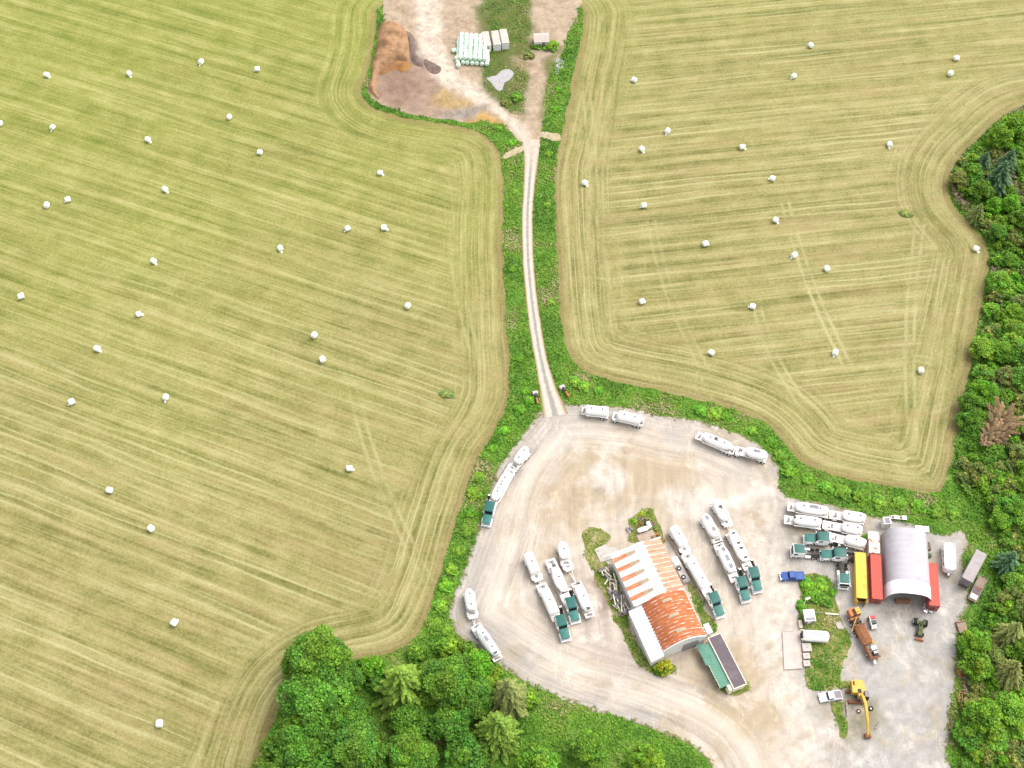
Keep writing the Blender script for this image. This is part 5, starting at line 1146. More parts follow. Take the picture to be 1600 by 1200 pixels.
TY = [(1342, 1111, 'rust', 'rust-brown wheel lying left of the excavator arm'), (1361, 1107, 'rubber', 'dark tyre lying right of the excavator arm'), (1069.5, 887, 'rubber', 'upper of two tyres on the pale ledge at the shop\'s right wall'), (1067.5 + 4.6, 901, 'rubber', 'lower of two tyres on the pale ledge at the shop\'s right wall')]
for i, (x, y, mt, lab) in enumerate(TY):
    z = 1.0 if i > 1 else .1
    if i == 2: x, y = 1061, 888
    if i == 3: x, y = 1068, 901.5
    p = pix(x, y, z + .2); t = thing('loose_tyre', lab, 'tyre', (p.x, p.y, z), 0, 'loose tyres')
    R, r = (.52, .16); vs_, fs_ = [], []
    MB().add([((R + r * math.cos(b_)) * math.cos(a_) * .8, (R + r * math.cos(b_)) * math.sin(a_) * .8, r + r * math.sin(b_)) for a_ in np.linspace(0, 2 * PI, 17)[:-1] for b_ in np.linspace(0, 2 * PI, 9)[:-1]],
             [(i_ * 8 + j_, ((i_ + 1) % 16) * 8 + j_, ((i_ + 1) % 16) * 8 + (j_ + 1) % 8, i_ * 8 + (j_ + 1) % 8) for i_ in range(16) for j_ in range(8)], True).build('tyre', mt, t)
    MB().cyl((0, 0, .10), (0, 0, .2), .2, n=10).build('hub', 'dirty_white', t)
# pale ledge and white tank at the shop's right wall
loc, rz, L = from_to((1054, 872), (1074, 909), 1.0)
t = thing('wall_ledge', 'pale concrete ledge along the right wall of the gable roof', 'ledge', loc, rz); MB().box((L / 2, 0, .5), (L, 1.7, 1.0)).build('ledge', 'concrete', t); MB().box((L - .5, 0, 1.05), (.8, 1.5, .1)).build('cover', 'grey', t)
loc, rz, L = from_to((1053, 871), (1059, 883), 1.8)
t = thing('storage_tank', 'small white box tank standing on the ledge by the shop', 'tank', (loc.x, loc.y, 1.0), rz); MB().box((L / 2, 0, .6), (L, 1.3, 1.2), tx=.95, ty=.92).build('tank', 'white', t); MB().cyl((L * .3, 0, 1.2), (L * .3, 0, 1.3), .2).build('lid', 'dirty_white', t)
loc, rz, L = from_to((1042, 838), (1088, 918), .25)
t = thing('kerb_rail', 'long low kerb rail between the shop and the tank train', 'kerb', loc, rz); MB().box((L / 2, 0, .25), (L, .22, .4)).build('kerb', 'wood', t); MB().box((L / 2, .25, .16), (L, .2, .16)).build('footing', 'concrete', t)
loc, rz, L = from_to((996, 829.5), (1013, 824), 1.2)
t = thing('gas_tank', 'white capsule-shaped gas tank in the planted patch above the shop', 'tank', loc, rz)
tb = MB().lathe([(0, .12, 1.05), (.08, .38, 1.05), (.3, .55, 1.05), (L - .3, .55, 1.05), (L - .08, .38, 1.05), (L, .12, 1.05)], 18).build('tank', 'white', t); MB().cyl((L / 2, 0, 1.55), (L / 2, 0, 1.75), .17).build('dome', 'grey', tb)
m = MB()
for q in (.25, .75): m.box((L * q, 0, .3), (.2, .9, .6))
m.build('saddle', 'concrete', t)
p = pix(1014, 820, 1.); t = thing('utility_cabinet', 'white cabinet at the right end of the gas tank', 'cabinet', (p.x, p.y, 0), .4); MB().box((0, 0, .6), (.7, 1.5, 1.2)).build('body', 'wall_white', t); MB().box((0, 0, 1.24), (.8, 1.6, .08)).build('lid', 'white_roof', t)
p = pix(1010, 838, .3); t = thing('concrete_plate', 'brownish worn slab between the gas tank and the shop', 'slab', (p.x, p.y, 0), axz); MB().box((0, 0, .12), (2.3, 4.2, .3)).build('plate', 'soil_plate', t)
p = pix(950, 864, .2); t = thing('concrete_plate', 'tan concrete apron at the shop\'s upper left corner', 'slab', (p.x, p.y, 0), axz); MB().prism([(-2.0, -2.6), (1.6, -2.6), (1.9, 2.4), (-.8, 2.2), (-1.4, .6), (-2.3, .4)], .07, .24).build('plate', 'concrete', t)
for i, (x, y, r, mt, lab) in enumerate(((1001, 810, .55, 'wood', 'round brown planter above the gas tank'), (1021, 818, .45, 'wood', 'smaller round planter right of the gas tank'), (1010, 813, .4, 'dark', 'dark machine part beside the planters'), (998, 818, .6, 'rust', 'rusty scrap lying just above the gas tank'), (986, 826, .7, 'mauve', 'heap of pinkish rubble left of the gas tank'))):
    p = pix(x, y, .4); t = thing(('planter', 'planter', 'machine_part', 'scrap_heap', 'rubble_heap')[i], lab, ('planter', 'planter', 'scrap', 'scrap', 'rubble')[i], (p.x, p.y, 0), i)
    if i < 2: MB().cyl((0, 0, 0), (0, 0, .5), r, r * 1.1, n=16).build('tub', mt, t); MB().cyl((0, 0, .5), (0, 0, .53), r * .9, n=16).build('soil', 'bark', t)
    else:
        m = MB()
        for k in range(9): m.box((random.gauss(0, r), random.gauss(0, r * .8), random.uniform(.1, .45)), (random.uniform(.2, .9), random.uniform(.15, .5), random.uniform(.1, .35)), rz=random.uniform(0, 3), ry=random.gauss(0, .3))
        m.build('pieces', mt, t)
p = pix(1024, 836, .8); t = thing('timber_trestle', 'orange timber trestle at the shop\'s upper right corner', 'trestle', (p.x, p.y, 0), .45); m = MB(); m.box((0, 0, .8), (2.0, .14, .14)); m.box((1.6, -1.9, .8), (1.6, .14, .14)); m.build('rail', 'orange_rust', t); m = MB(); m.box((-.7, 0, .36), (.12, .7, .72)); m.box((.7, 0, .36), (.12, .7, .72)); m.build('leg', 'orange_rust', t)

# two rusty implements beside the lane mouth
for (x, y, dx, rz, lab) in ((836.5, 613.5, 0, -PI / 2 + .18, 'rusty orange boom on a pale concrete block, left of the lane mouth'), (878.5, 604.5, 0, -PI / 2 + .50, 'rusty orange boom on a grey block, right of the lane mouth')):
    p = pix(x, y, .8); t = thing('lane_gate_arm', lab, 'gate arm', (p.x, p.y, 0), rz, 'old gate arms either side of the lane')
    MB().box((0, 0, .5), (1.1, 1.5, 1.0), tx=.9, ty=.9).build('block', 'concrete', t)
    m = MB(); m.box((.9, .0, .9), (1.1, .5, .6)); m.cyl((.4, .35, .8), (2.2, .35, .9), .07); m.cyl((.4, -.35, .8), (2.2, -.35, .9), .07); m.build('pivot', 'dark', t)
    MB().box((2.6, 0, .95), (1.6, .62, .5), ty=.6).build('counterweight', 'orange_rust', t); MB().box((2.2, 0, .5), (.12, .6, .9)).build('support', 'rust', t)
# ------------------------------------------------------------------ wrapped bales on the fields
LB = [(0, 193), (73, 117), (82, 199), (202, 115), (314, 97), (402, 108), (358, 183), (231, 218), (406, 238), (258, 296), (106, 312), (73, 321), (594, 270), (543, 357), (600, 356), (438, 388), (240, 408), (33, 463), (217, 491), (637, 478), (491, 524), (152, 545), (504, 562), (112, 628), (259, 621), (546, 732), (171, 766), (236, 826), (272, 973), (249, 1131)]
RB = [(1267, 71), (1494, 91), (1485, 115), (1240, 119), (991, 125), (1043, 205), (1160, 230), (1003, 233), (1390, 226), (1207, 279), (914, 286), (1006, 321), (1212, 344), (1102, 381), (1241, 399), (1525, 389), (1292, 420), (1003, 471), (1176, 479), (1112, 551), (1305, 551), (1439, 579)]
def make_bale(mat='wrap', tail=True):
    t = thing('wrapped_bale', 'x', 'bale')
    m = MB(); prof = []
    for x, r in ((-.68, .12), (-.68, .50), (-.62, .62), (-.5, .685), (-.25, .71), (0, .70), (.25, .71), (.5, .685), (.62, .62), (.68, .50), (.68, .12)): prof.append((x, r, .70))
    m.lathe(prof, 18).build('wrap', mat, t)
    if tail: MB().add([(.55, -.35, .12), (1.05, -.28, .03), (1.12, .12, .05), (.58, .25, .20), (.60, -.05, .34)], [(0, 1, 2, 3), (0, 3, 4)]).build('wrap_tail', mat, t)
    return t
bale = make_bale(); bale0 = [bale]
SPECIAL = {(0, 193): 'white bale cut by the photo\'s left edge in the upper part of the left field', (249, 1131): 'white bale cut by the bottom edge of the photo in the left field', (272, 973): 'lone white bale low in the left field, nearest left of the big maples',
           (1525, 389): 'white bale hard by the wood\'s edge on the right side of the right field', (1439, 579): 'white bale in the narrowing lower right corner of the right field', (914, 286): 'white bale nearest the lane on the left edge of the right field',
           (1267, 71): 'white bale at the very top edge of the right field', (1494, 91): 'upper of the close bale pair high at the right of the right field', (1485, 115): 'lower of the close bale pair high at the right of the right field',
           (106, 312): 'upper right of the close bale pair at the left of the left field', (73, 321): 'lower left of the close bale pair at the left of the left field', (594, 270): 'white bale in the upper right corner of the left field near the muck yard',
           (543, 357): 'left of two white bales side by side halfway along the lane in the left field', (600, 356): 'right of two white bales side by side halfway along the lane in the left field', (546, 732): 'white bale in the left field level with the train on the yard\'s upper left edge',
           (637, 478): 'white bale nearest the lane in the middle of the left field', (491, 524): 'upper of two white bales in the middle of the left field', (504, 562): 'lower of two white bales in the middle of the left field'}
def third(x, a, b_): q = (x - a) / (b_ - a); return 'left third' if q < .33 else 'middle' if q < .66 else 'right third'
for side, L_, rng_ in (('left', LB, (0, 780)), ('right', RB, (870, 1540))):
    cnt = {}
    for x, y in sorted(L_, key=lambda q: q[1]):
        th = third(x, *rng_); cnt[th] = cnt.get(th, 0) + 1
        lab = SPECIAL.get((x, y)) or 'white wrapped bale, %s from the top in the %s of the %s field' % (ORD[cnt[th] - 1], th, side)
        p = pix(x, y, .7); rz = random.uniform(0, 2 * PI)
        if bale0: o = bale0.pop(); o.location = (p.x, p.y, .03); o.rotation_euler = (0, 0, rz); o['label'] = lab
        else: o = copy_tree(bale, (p.x, p.y, .03), rz, lab)
        o['group'] = 'white bales scattered on the mown %s field' % side
        s = random.uniform(1.04, 1.16); o.scale = (s, s, s)
# stacked bales in the farmyard: seven columns, several rows deep, two high
st = make_bale('wrap_green', False); stk = [st]
c0 = pix(738, 98, .7); d = (pix(752, 99, .7) - pix(724, 97, .7)).normalized(); nrm_ = Vector((-d.y, d.x, 0))
for layer in range(2):
    for row in range(8):
        for colm in range(7 - layer):
            q = c0 + d * ((colm - 3 + .5 * layer) * 1.50 + random.gauss(0, .06)) + nrm_ * ((row + (.45 if layer else 0)) * 1.42 + random.gauss(0, .06)) - d * row * .12
            loc = (q.x, q.y, .06 + layer * 1.36); rz = math.atan2(nrm_.y, nrm_.x) + random.gauss(0, .05)
            lab = 'pale green wrapped bale in the big stack at the top of the photo, %s layer' % ('upper' if layer else 'lower')
            if stk: o = stk.pop(); o.location = loc; o.rotation_euler = (0, 0, rz); o['label'] = lab
            else: o = copy_tree(st, loc, rz, lab)
            o['group'] = 'stacked pale green bales, ' + ('upper layer' if layer else 'lower layer')
for (x, y, lab) in ((709.5, 79, 'topmost of three loose pale green bales left of the big stack'), (713.5, 91, 'middle of three loose pale green bales left of the big stack'), (716, 102, 'lowest of three loose pale green bales left of the big stack')):
    p = pix(x, y, .7); o = copy_tree(st, (p.x, p.y, .06), random.uniform(0, 3), lab); o['group'] = 'loose pale green bales beside the stack'
# three white boxes
for i, (xs, lab) in enumerate(((( 762, 82), 'leftmost of three white boxes, with a dark doorway, beside the bale stack'), ((777, 80.5), 'middle of three white boxes beside the bale stack'), ((790, 78), 'rightmost of three white boxes beside the bale stack'))):
    p = pix(xs[0], xs[1], 0); t = thing('storage_box', lab, 'box', (p.x, p.y, 0), PI / 2 + .14, 'white boxes beside the bale stack')
    LL = 6.5; MB().box((LL / 2, 0, 1.35), (LL, 2.35, 2.4)).build('wall', 'wall_white', t)
    MB().prism_x([(-1.22, 2.56), (1.22, 2.56), (1.0, 2.78), (-1.0, 2.78)], -.06, LL + .06).build('roof', 'concrete_pink', t)
    if i == 0: MB().box((-.02, .1, 1.2), (.06, .9, 1.9)).build('doorway', 'dark', t)
    else: MB().box((-.03, 0, 1.2), (.06, 1.1, 1.8)).build('door', 'dirty_white', t)
    m = MB()
    for s in (-1, 1): m.box((LL / 2, s * .8, .1), (LL, .2, .2))
    m.box((.05, 0, 2.45), (.06, 2.4, .1)); m.build('skid', 'wood', t)
p = pix(846, 67, 1.5); t = thing('shed', 'pinkish-white shed among bushes at the very top of the photo', 'shed', (p.x, p.y, 0), .05)
MB().box((0, 1.5, 1.2), (4.4, 3.6, 2.4)).build('wall', 'wall_white', t); MB().prism_x([(-.6, 2.3), (3.6, 2.3), (1.5, 3.3)], -2.4, 2.4).build('roof', 'concrete_pink', t); MB().box((.6, -.32, 1.0), (.9, .06, 1.9)).build('door', 'mauve', t)

# ------------------------------------------------------------------ heaps of bark mulch and muck
def heap(name, label, outline, hmax, mat, seed, lobes=0.9, lobe_size=4.0):
    bnd = smooth_poly(P(outline), 1.0, True, .3); x0, y0 = bnd.min(0); x1, y1 = bnd.max(0)
    gx, gy = np.meshgrid(np.arange(x0, x1, .6), np.arange(y0, y1, .6)); g = np.stack([gx.ravel(), gy.ravel()], 1) + RNG.uniform(-.12, .12, (gx.size, 2)); g = g[sdist(g, bnd)[0] > .3]
    r = geometry.delaunay_2d_cdt([Vector(p) for p in np.vstack([bnd, g])], [], [list(range(len(bnd)))], 1, 1e-4)
    v = np.array([tuple(p) for p in r[0]]); dd = np.maximum(sdist(v, bnd)[0], 0)
    k = 1 - np.exp(-dd / 1.6); lob = np.abs(np.sin(v[:, 1] / lobe_size * PI + 1.5 * fbm(v[:, 0] / 5, v[:, 1] / 5, seed + 7))) ** .6; z = .05 + hmax * k * (0.55 + .45 * lob) * (0.55 + lobes * (np.abs(fbm(v[:, 0] / lobe_size, v[:, 1] / lobe_size, seed, 2) - .5) * 2.2)) + .55 * k * fbm(v[:, 0] / 1.1, v[:, 1] / 1.1, seed + 3)
    c = v.mean(0); me = bpy.data.meshes.new(name); me.from_pydata([(a - c[0], b_ - c[1], q) for (a, b_), q in zip(v, z)], [], [tuple(f) for f in r[2]])
    for p in me.polygons:
        p.use_smooth = True
        if p.normal.z < 0: p.flip()
    me.materials.append(M[mat]); o = bpy.data.objects.new(name, me); COL.objects.link(o); o.location = (c[0], c[1], 0)
    return tag(o, label, 'heap')
M['mulch'] = pm('orange_bark_mulch', (0.43, 0.255, 0.14), (0.29, 0.16, 0.08), .6, .95, lo=.35, hi=.7, grain=.35)
M['mulch_dark'] = pm('dark_orange_mulch', (0.29, 0.145, 0.06), (0.40, 0.20, 0.05), .4, .95, lo=.4, hi=.7, grain=.2)
M['muck'] = pm('purple_brown_muck', (0.23, 0.165, 0.14), (0.15, 0.10, 0.085), .7, .95, lo=.35, hi=.7, grain=.35)
heap('mulch_heap', 'big orange bark heap with rounded lobes along the field edge, top of the photo', [(594, 40), (632, 44), (640, 80), (638, 94), (628, 96), (618, 93), (606, 104), (594, 108), (590, 122), (588, 142), (596, 156), (584, 150), (575, 138), (580, 118), (580, 98), (588, 80)], 3.6, 'mulch', 5, lobe_size=5.0)
heap('mulch_heap', 'smaller dark orange heap slumping from the foot of the big bark heap', [(606, 104), (619, 94), (630, 96), (642, 98), (640, 107), (628, 114), (620, 109), (610, 112), (596, 118), (592, 112)], 1.5, 'mulch_dark', 9)
heap('muck_heap', 'grey-brown muck heap right of the big bark heap', [(632, 50), (646, 56), (648, 80), (656, 92), (664, 104), (652, 104), (642, 96), (640, 80)], 1.3, 'muck', 13)
heap('muck_heap', 'long low dark ridge of muck across the pale track', [(662, 92), (676, 98), (690, 106), (684, 116), (668, 110)], .8, 'muck', 17)
# ------------------------------------------------------------------ trees and shrubs
def crown_mesh(name, R, H, zb, n, size, seed, blobs=16, flat=.8, tilt=.6):
    """leaf clumps gathered on the outside of many overlapping boughs"""
    r = np.random.default_rng(seed); qs = []; ts = []
    cs = []
    for i in range(blobs):
        a = i * 2.39996 + r.uniform(-.3, .3); f = math.sqrt((i + .5) / blobs); rad = f * R * r.uniform(.62, .90)
        cs.append((rad * math.cos(a), rad * math.sin(a), zb + (H - zb) * (.34 + .50 * (1 - f ** 2) + r.uniform(-.20, .14)), R * r.uniform(.17, .30) * (1.25 if blobs < 20 else 1)))
    for i in range(blobs // 2):
        a = r.uniform(0, 2 * PI); cs.append((R * .70 * math.cos(a), R * .70 * math.sin(a), zb + (H - zb) * r.uniform(.08, .32), R * r.uniform(.22, .34)))
    per = n // len(cs)
    for cx, cy, cz, cr in cs:
        d = r.normal(size=(per, 3)); d[:, 2] = np.abs(d[:, 2]) * 1.1 - .35; d /= np.linalg.norm(d, axis=1)[:, None]
        k = r.uniform(.55, 1.12, per)[:, None] ** .7
        c = np.array([cx, cy, cz]) + d * k * np.array([cr, cr, cr * flat])
        lf = leaf_quads(c, size * r.uniform(.6, 1.3, per), tilt, r, 1.3)
        qs.append(lf); b_ = r.uniform(.72, 1.25); hue = r.uniform(-.14, .22)
        t = np.stack([np.full(per, b_ * (1 + hue)), np.full(per, b_), np.full(per, b_ * (1 - hue))], 1) * r.uniform(.7, 1.35, per)[:, None]; ts.append(t)
    return quad_mesh(name, np.concatenate(qs), np.concatenate(ts), M['leaves']), cs
def make_tree(nm, cat, kind, R, H, n, size, seed):
    t = thing(nm, 'x', cat); r = random.Random(seed)
    zb = H * (.22 if kind != 'shrub' else .02)
    me, cs = crown_mesh('crown', R, H, zb, n, size, seed, {'big': 34, 'mid': 18, 'shrub': 11}[kind])
    o = bpy.data.objects.new('crown', me); COL.objects.link(o); o.parent = t
    m = MB(); tr = H * .022 + .06
    if kind == 'shrub':
        for k in range(4): a = k * 1.6; m.cyl((0.1 * math.cos(a), .1 * math.sin(a), 0), (R * .4 * math.cos(a), R * .4 * math.sin(a), H * .55), .06, .03, n=6)
    else:
        m.cyl((0, 0, -.1), (0, 0, H * .5), tr, tr * .55, n=10)
        for cx, cy, cz, cr in cs[:12]: m.cyl((0, 0, H * r.uniform(.25, .48)), (cx * .85, cy * .85, cz - .1), tr * .4, tr * .12, n=6)
    m.build('trunk', 'bark', t); return t
def make_conifer(nm, R, H, seed, droop=.35, n_whorl=15, size=.34, sparse=1.0):
    t = thing(nm, 'x', 'conifer'); r = np.random.default_rng(seed); qs = []; ts = []; m = MB(); m.cyl((0, 0, -.1), (0, 0, H), H * .018 + .08, .03, n=8)
    for w_i in range(n_whorl):
        f = (w_i + .5) / n_whorl; z0 = H * (.10 + .88 * f); ln = R * (1 - f) ** .8 + .15
        nb = int(5 + 5 * (1 - f))
        for b_i in range(nb):
            a = 2 * PI * b_i / nb + w_i * .7 + r.uniform(-.25, .25); L = ln * r.uniform(.75, 1.15); k = max(6, int(L * 15 * sparse))
            s = np.linspace(.08, 1, k); side = r.normal(0, .27, k) * (1.1 - s) * L * .55 + r.normal(0, .07, k)
            x = s * L; z = z0 + .12 * L * s - droop * L * s ** 2 + r.normal(0, .05, k)
            c = np.stack([x * math.cos(a) - side * math.sin(a), x * math.sin(a) + side * math.cos(a), z], 1)
            u = np.stack([np.cos(a + r.normal(0, .5, k)), np.sin(a + r.normal(0, .5, k)), np.full(k, -droop * .8)], 1); u /= np.linalg.norm(u, axis=1)[:, None]
            v = np.stack([-u[:, 1], u[:, 0], r.normal(0, .3, k)], 1); sz = size * r.uniform(.7, 1.3, k)[:, None]
            qs.append(np.stack([c - u * sz, c + v * sz * .42, c + u * sz, c - v * sz * .42], 1))
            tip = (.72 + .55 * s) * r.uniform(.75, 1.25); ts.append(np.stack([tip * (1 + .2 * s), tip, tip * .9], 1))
            m.cyl((0, 0, z0), (L * .9 * math.cos(a), L * .9 * math.sin(a), z0 + .12 * L * .9 - droop * L * .81), .045, .015, n=4)
    o = bpy.data.objects.new('crown', quad_mesh('crown', np.concatenate(qs), np.concatenate(ts), M['leaves'])); COL.objects.link(o); o.parent = t
    m.build('trunk', 'bark', t); return t
PR = {
    'big': [make_tree('broadleaf_tree', 'tree', 'big', 7.0, 12.0, 17000, .42, 3), make_tree('broadleaf_tree', 'tree', 'big', 7.0, 11.0, 17000, .42, 8)],
    'mid': [make_tree('broadleaf_tree', 'tree', 'mid', 3.6, 6.5, 5200, .40, 5), make_tree('broadleaf_tree', 'tree', 'mid', 3.6, 7.5, 5200, .36, 15), make_tree('broadleaf_tree', 'tree', 'mid', 3.6, 5.5, 5200, .44, 25)],
    'shrub': [make_tree('leafy_shrub', 'shrub', 'shrub', 1.7, 2.2, 1500, .34, 6), make_tree('leafy_shrub', 'shrub', 'shrub', 1.7, 1.8, 1500, .38, 16)],
    'fir': [make_conifer('conifer', 5.0, 13.0, 4, .30, 22, .27, 2.0)],
    'droop': [make_conifer('conifer', 4.6, 10.5, 14, .62, 20, .22, 2.2)],
    'dead': [make_conifer('dead_conifer', 4.2, 9.0, 24, .20, 20, .24, 1.8)],
}
R0 = {'big': 7.0, 'mid': 3.6, 'shrub': 1.7, 'fir': 5.0, 'droop': 4.6, 'dead': 4.2}
H0 = {'big': 11.5, 'mid': 6.5, 'shrub': 2.0, 'fir': 13.0, 'droop': 10.5, 'dead': 9.0}
GREEN = {'bright': (0.147, 0.305, 0.023), 'mid': (0.111, 0.251, 0.023), 'deep': (0.088, 0.226, 0.023), 'olive': (0.175, 0.232, 0.054), 'lime': (0.339, 0.418, 0.028), 'blue': (0.085, 0.181, 0.085), 'fir': (0.155, 0.285, 0.035), 'dry': (0.195, 0.265, 0.080), 'brown': (0.42, 0.345, 0.23), 'vivid': (0.122, 0.316, 0.018)}
used = set(); trees = []
def plant(kind, x, y, R, colour, label, idx=None, hs=1.0, group=None):
    k = R / R0[kind]; h = H0[kind] * k * hs; protos = PR[kind]; pr = protos[idx if idx is not None else random.randrange(len(protos))]
    p = pix(x, y, h * .6); rz = random.uniform(0, 2 * PI)
    if pr.name in used: o = copy_tree(pr)
    else: o = pr; used.add(pr.name)
    o.location = (p.x, p.y, 0); o.rotation_euler = (0, 0, rz); o.scale = (k, k, k * hs); o['label'] = label
    if group: o['group'] = group
    j = random.uniform(.88, 1.12); c = GREEN[colour]
    for ch in o.children:
        if ch.name.startswith('crown'): ch.color = (c[0] * j * random.uniform(.92, 1.1), c[1] * j, c[2] * j, 1)
    trees.append((x, y, R)); return o
# the group at the bottom left
plant('big', 495, 1034, 8.0, 'mid', 'broad deep green maple whose crown juts furthest into the left field', 0)
plant('big', 490, 1100, 8.8, 'mid', 'big green maple cut by the bottom edge of the photo, left of the others', 1)
plant('big', 542, 1118, 5.0, 'mid', 'smaller green maple between the big maple and the dark gap', 0)
plant('mid', 548, 1062, 3.0, 'deep', 'dark round tree tucked behind the jutting maple', 1)
plant('shrub', 582, 1042, 3.0, 'vivid', 'bright green bush below the field\'s rounded corner', 0)
plant('shrub', 586, 1068, 2.2, 'deep', 'dark green small tree beside the dark gap, left of the yellow-green conifer', 0)
plant('fir', 628, 1064, 6.6, 'fir', 'tall yellow-green conifer between the maples and the leafy clump', 0, .95)
plant('big', 700, 1072, 7.2, 'mid', 'large leafy tree in the middle of the bottom clump', 0)
plant('mid', 672, 1092, 4.0, 'bright', 'bright green tree at the lower left of the leafy clump', 2)
plant('big', 735, 1085, 5.2, 'deep', 'dark leafy tree right of the middle one in the bottom clump', 1)
plant('mid', 742, 1040, 4.0, 'vivid', 'vivid green tree touching the tail of the lower-left tank trailer', 0)
plant('shrub', 700, 1010, 3.0, 'bright', 'bright bush at the yard\'s lower left rim above the clump', 1)
plant('shrub', 728, 1016, 2.6, 'mid', 'bush between the rim bush and the lower-left tank trailer', 0)
plant('droop', 794, 1078, 5.6, 'dry', 'olive-brown drooping conifer at the right of the bottom clump', 0)
plant('shrub', 762, 1058, 3.0, 'bright', 'bright bush left of the drooping conifer', 0)
plant('fir', 776, 1134, 5.4, 'fir', 'yellow-green conifer top at the bottom edge of the photo', 0)
plant('mid', 640, 1128, 4.2, 'mid', 'green tree below the tall yellow-green conifer at the bottom edge', 1)
plant('mid', 700, 1128, 4.6, 'deep', 'dark green tree at the bottom edge under the leafy clump', 0)
plant('shrub', 826, 1092, 2.2, 'bright', 'low bush right of the drooping conifer by the yard edge', 1)
plant('shrub', 650, 1020, 2.4, 'mid', 'low bush at the rounded corner of the left field', 1)
for x, y, R, k_, c_ in ((470, 1165, 8, 'big', 'mid'), (560, 1175, 7, 'big', 'deep'), (640, 1180, 6, 'big', 'mid'), (730, 1180, 5, 'mid', 'deep'), (840, 1190, 4.5, 'mid', 'bright'), (920, 1170, 3.5, 'mid', 'mid'), (1010, 1185, 3.5, 'mid', 'bright'), (430, 1230, 7, 'big', 'mid')):
    plant(k_, x, y, R, c_, 'green tree below the bottom clump, %s across the lowest strip' % ORD[len(trees) % 9], group='trees along the lowest strip')
plant('shrub', 1038, 1041, 2.1, 'lime', 'yellow-green round bush at the lower end of the shop\'s white lean-to', 0)
plant('shrub', 1031, 1046, 1.4, 'bright', 'small green bush left of the yellow-green one', 1)
for x, y, R, c_, lab in ((1262, 912, 1.9, 'vivid', 'upper bush in the weedy island below the blue pickup'), (1284, 915, 2.0, 'bright', 'right-hand bush in the weedy island below the blue pickup'), (1270, 928, 2.2, 'vivid', 'middle bush in the weedy island below the blue pickup'), (1290, 938, 1.8, 'mid', 'bush in the weedy island right of the light pole'), (1253, 946, 1.4, 'vivid', 'small bush at the foot of the light pole'), (1300, 925, 1.2, 'vivid', 'small bush at the right tip of the weedy island'), (1353, 840, 1.2, 'vivid', 'small bright bush squeezed between a tank pup and the rusty container'), (1003, 803, 1.0, 'lime', 'small shrub at the top of the planted patch above the shop'), (992, 814, .9, 'bright', 'small shrub left of the planters above the shop'), (1025, 826, .8, 'olive', 'small shrub at the right of the gas tank patch'),
                        (827, 85, 1.8, 'olive', 'shrub right of the grey gravel patch at the top'), (808, 150, 2.0, 'mid', 'low shrub left of the farm track below the gravel patch'), (790, 160, 1.6, 'olive', 'low shrub below the grey gravel patch'), (838, 70, 2.0, 'bright', 'bush left of the pinkish shed at the top edge'), (862, 70, 2.6, 'bright', 'bush right of the pinkish shed at the top edge')):
    plant('shrub', x, y, R, c_, lab, hs=.55)
# verge shrubs round the yard
VS = [(820, 610, 1.2), (828, 625, 1.5), (812, 640, 1.6), (800, 655, 1.3), (788, 672, 1.4), (770, 700, 1.2), (748, 745, 1.6), (740, 770, 1.8), (735, 800, 1.7), (728, 830, 1.6), (718, 860, 1.4), (706, 890, 1.6), (697, 915, 1.8), (688, 945, 1.8), (680, 975, 1.7), (700, 985, 1.5), (898, 595, 1.6), (912, 602, 1.9), (935, 610, 1.4), (1095, 640, 1.8), (1118, 645, 2.0), (1136, 652, 1.6), (1175, 672, 1.4), (1205, 690, 1.6), (1220, 712, 1.8), (1232, 735, 2.0), (1262, 748, 1.7), (1290, 760, 1.9), (1318, 768, 2.1), (1345, 775, 2.2), (1375, 783, 2.0), (1405, 785, 1.8), (1435, 790, 2.0), (1462, 798, 2.1), (1490, 800, 1.8), (870, 170, 1.5), (874, 140, 1.4), (880, 110, 1.3), (858, 240, 1.2), (778, 200, 1.4), (800, 222, 1.5), (855, 320, 1.1), (806, 300, 1.1), (800, 420, 1.2), (812, 560, 1.2), (861, 470, 1.1)]
for i, (x, y, R) in enumerate(VS):
    nxt = 'lane' if y < 600 else 'left side of the yard' if x < 880 else 'upper right side of the yard'
    n_ = sum(1 for q in VS[:i + 1] if ('lane' if q[1] < 600 else 'left side of the yard' if q[0] < 880 else 'upper right side of the yard') == nxt)
    plant('shrub', x, y, R, random.choice(['bright', 'vivid', 'bright', 'vivid']), 'green verge bush, %s along the %s' % (ORD[n_ - 1], nxt), hs=.46, group='bushes on the verges')
# the wood on the right
plant('fir', 1566, 268, 4.4, 'blue', 'dark blue-green conifer near the top of the right-hand wood', 0)
plant('fir', 1578, 246, 3.4, 'blue', 'second blue-green conifer just above the darker one', 0)
plant('mid', 1590, 195, 4.2, 'bright', 'green tree at the uppermost tip of the right-hand wood', 0)
plant('mid', 1562, 215, 3.6, 'bright', 'green tree on the field edge below the wood\'s upper tip', 1)
plant('mid', 1520, 268, 3.8, 'mid', 'round tree where the wood pushes furthest into the right field', 2)
plant('mid', 1535, 295, 3.6, 'mid', 'round tree just below the wood\'s furthest bulge', 0)
plant('mid', 1578, 318, 2.8, 'vivid', 'vivid green bush-like tree below the blue-green conifers', 1)
plant('mid', 1556, 318, 2.6, 'vivid', 'vivid green tree left of the similar one below the blue-green conifers', 2)
plant('mid', 1540, 612, 3.8, 'vivid', 'bright vivid green tree above the dead brown conifer', 0)
plant('mid', 1518, 628, 3.0, 'mid', 'darker tree left of the vivid one above the dead conifer', 1)
d_ = plant('dead', 1552, 700, 6.0, 'brown', 'dead brown conifer lying over in the green wood', 0)
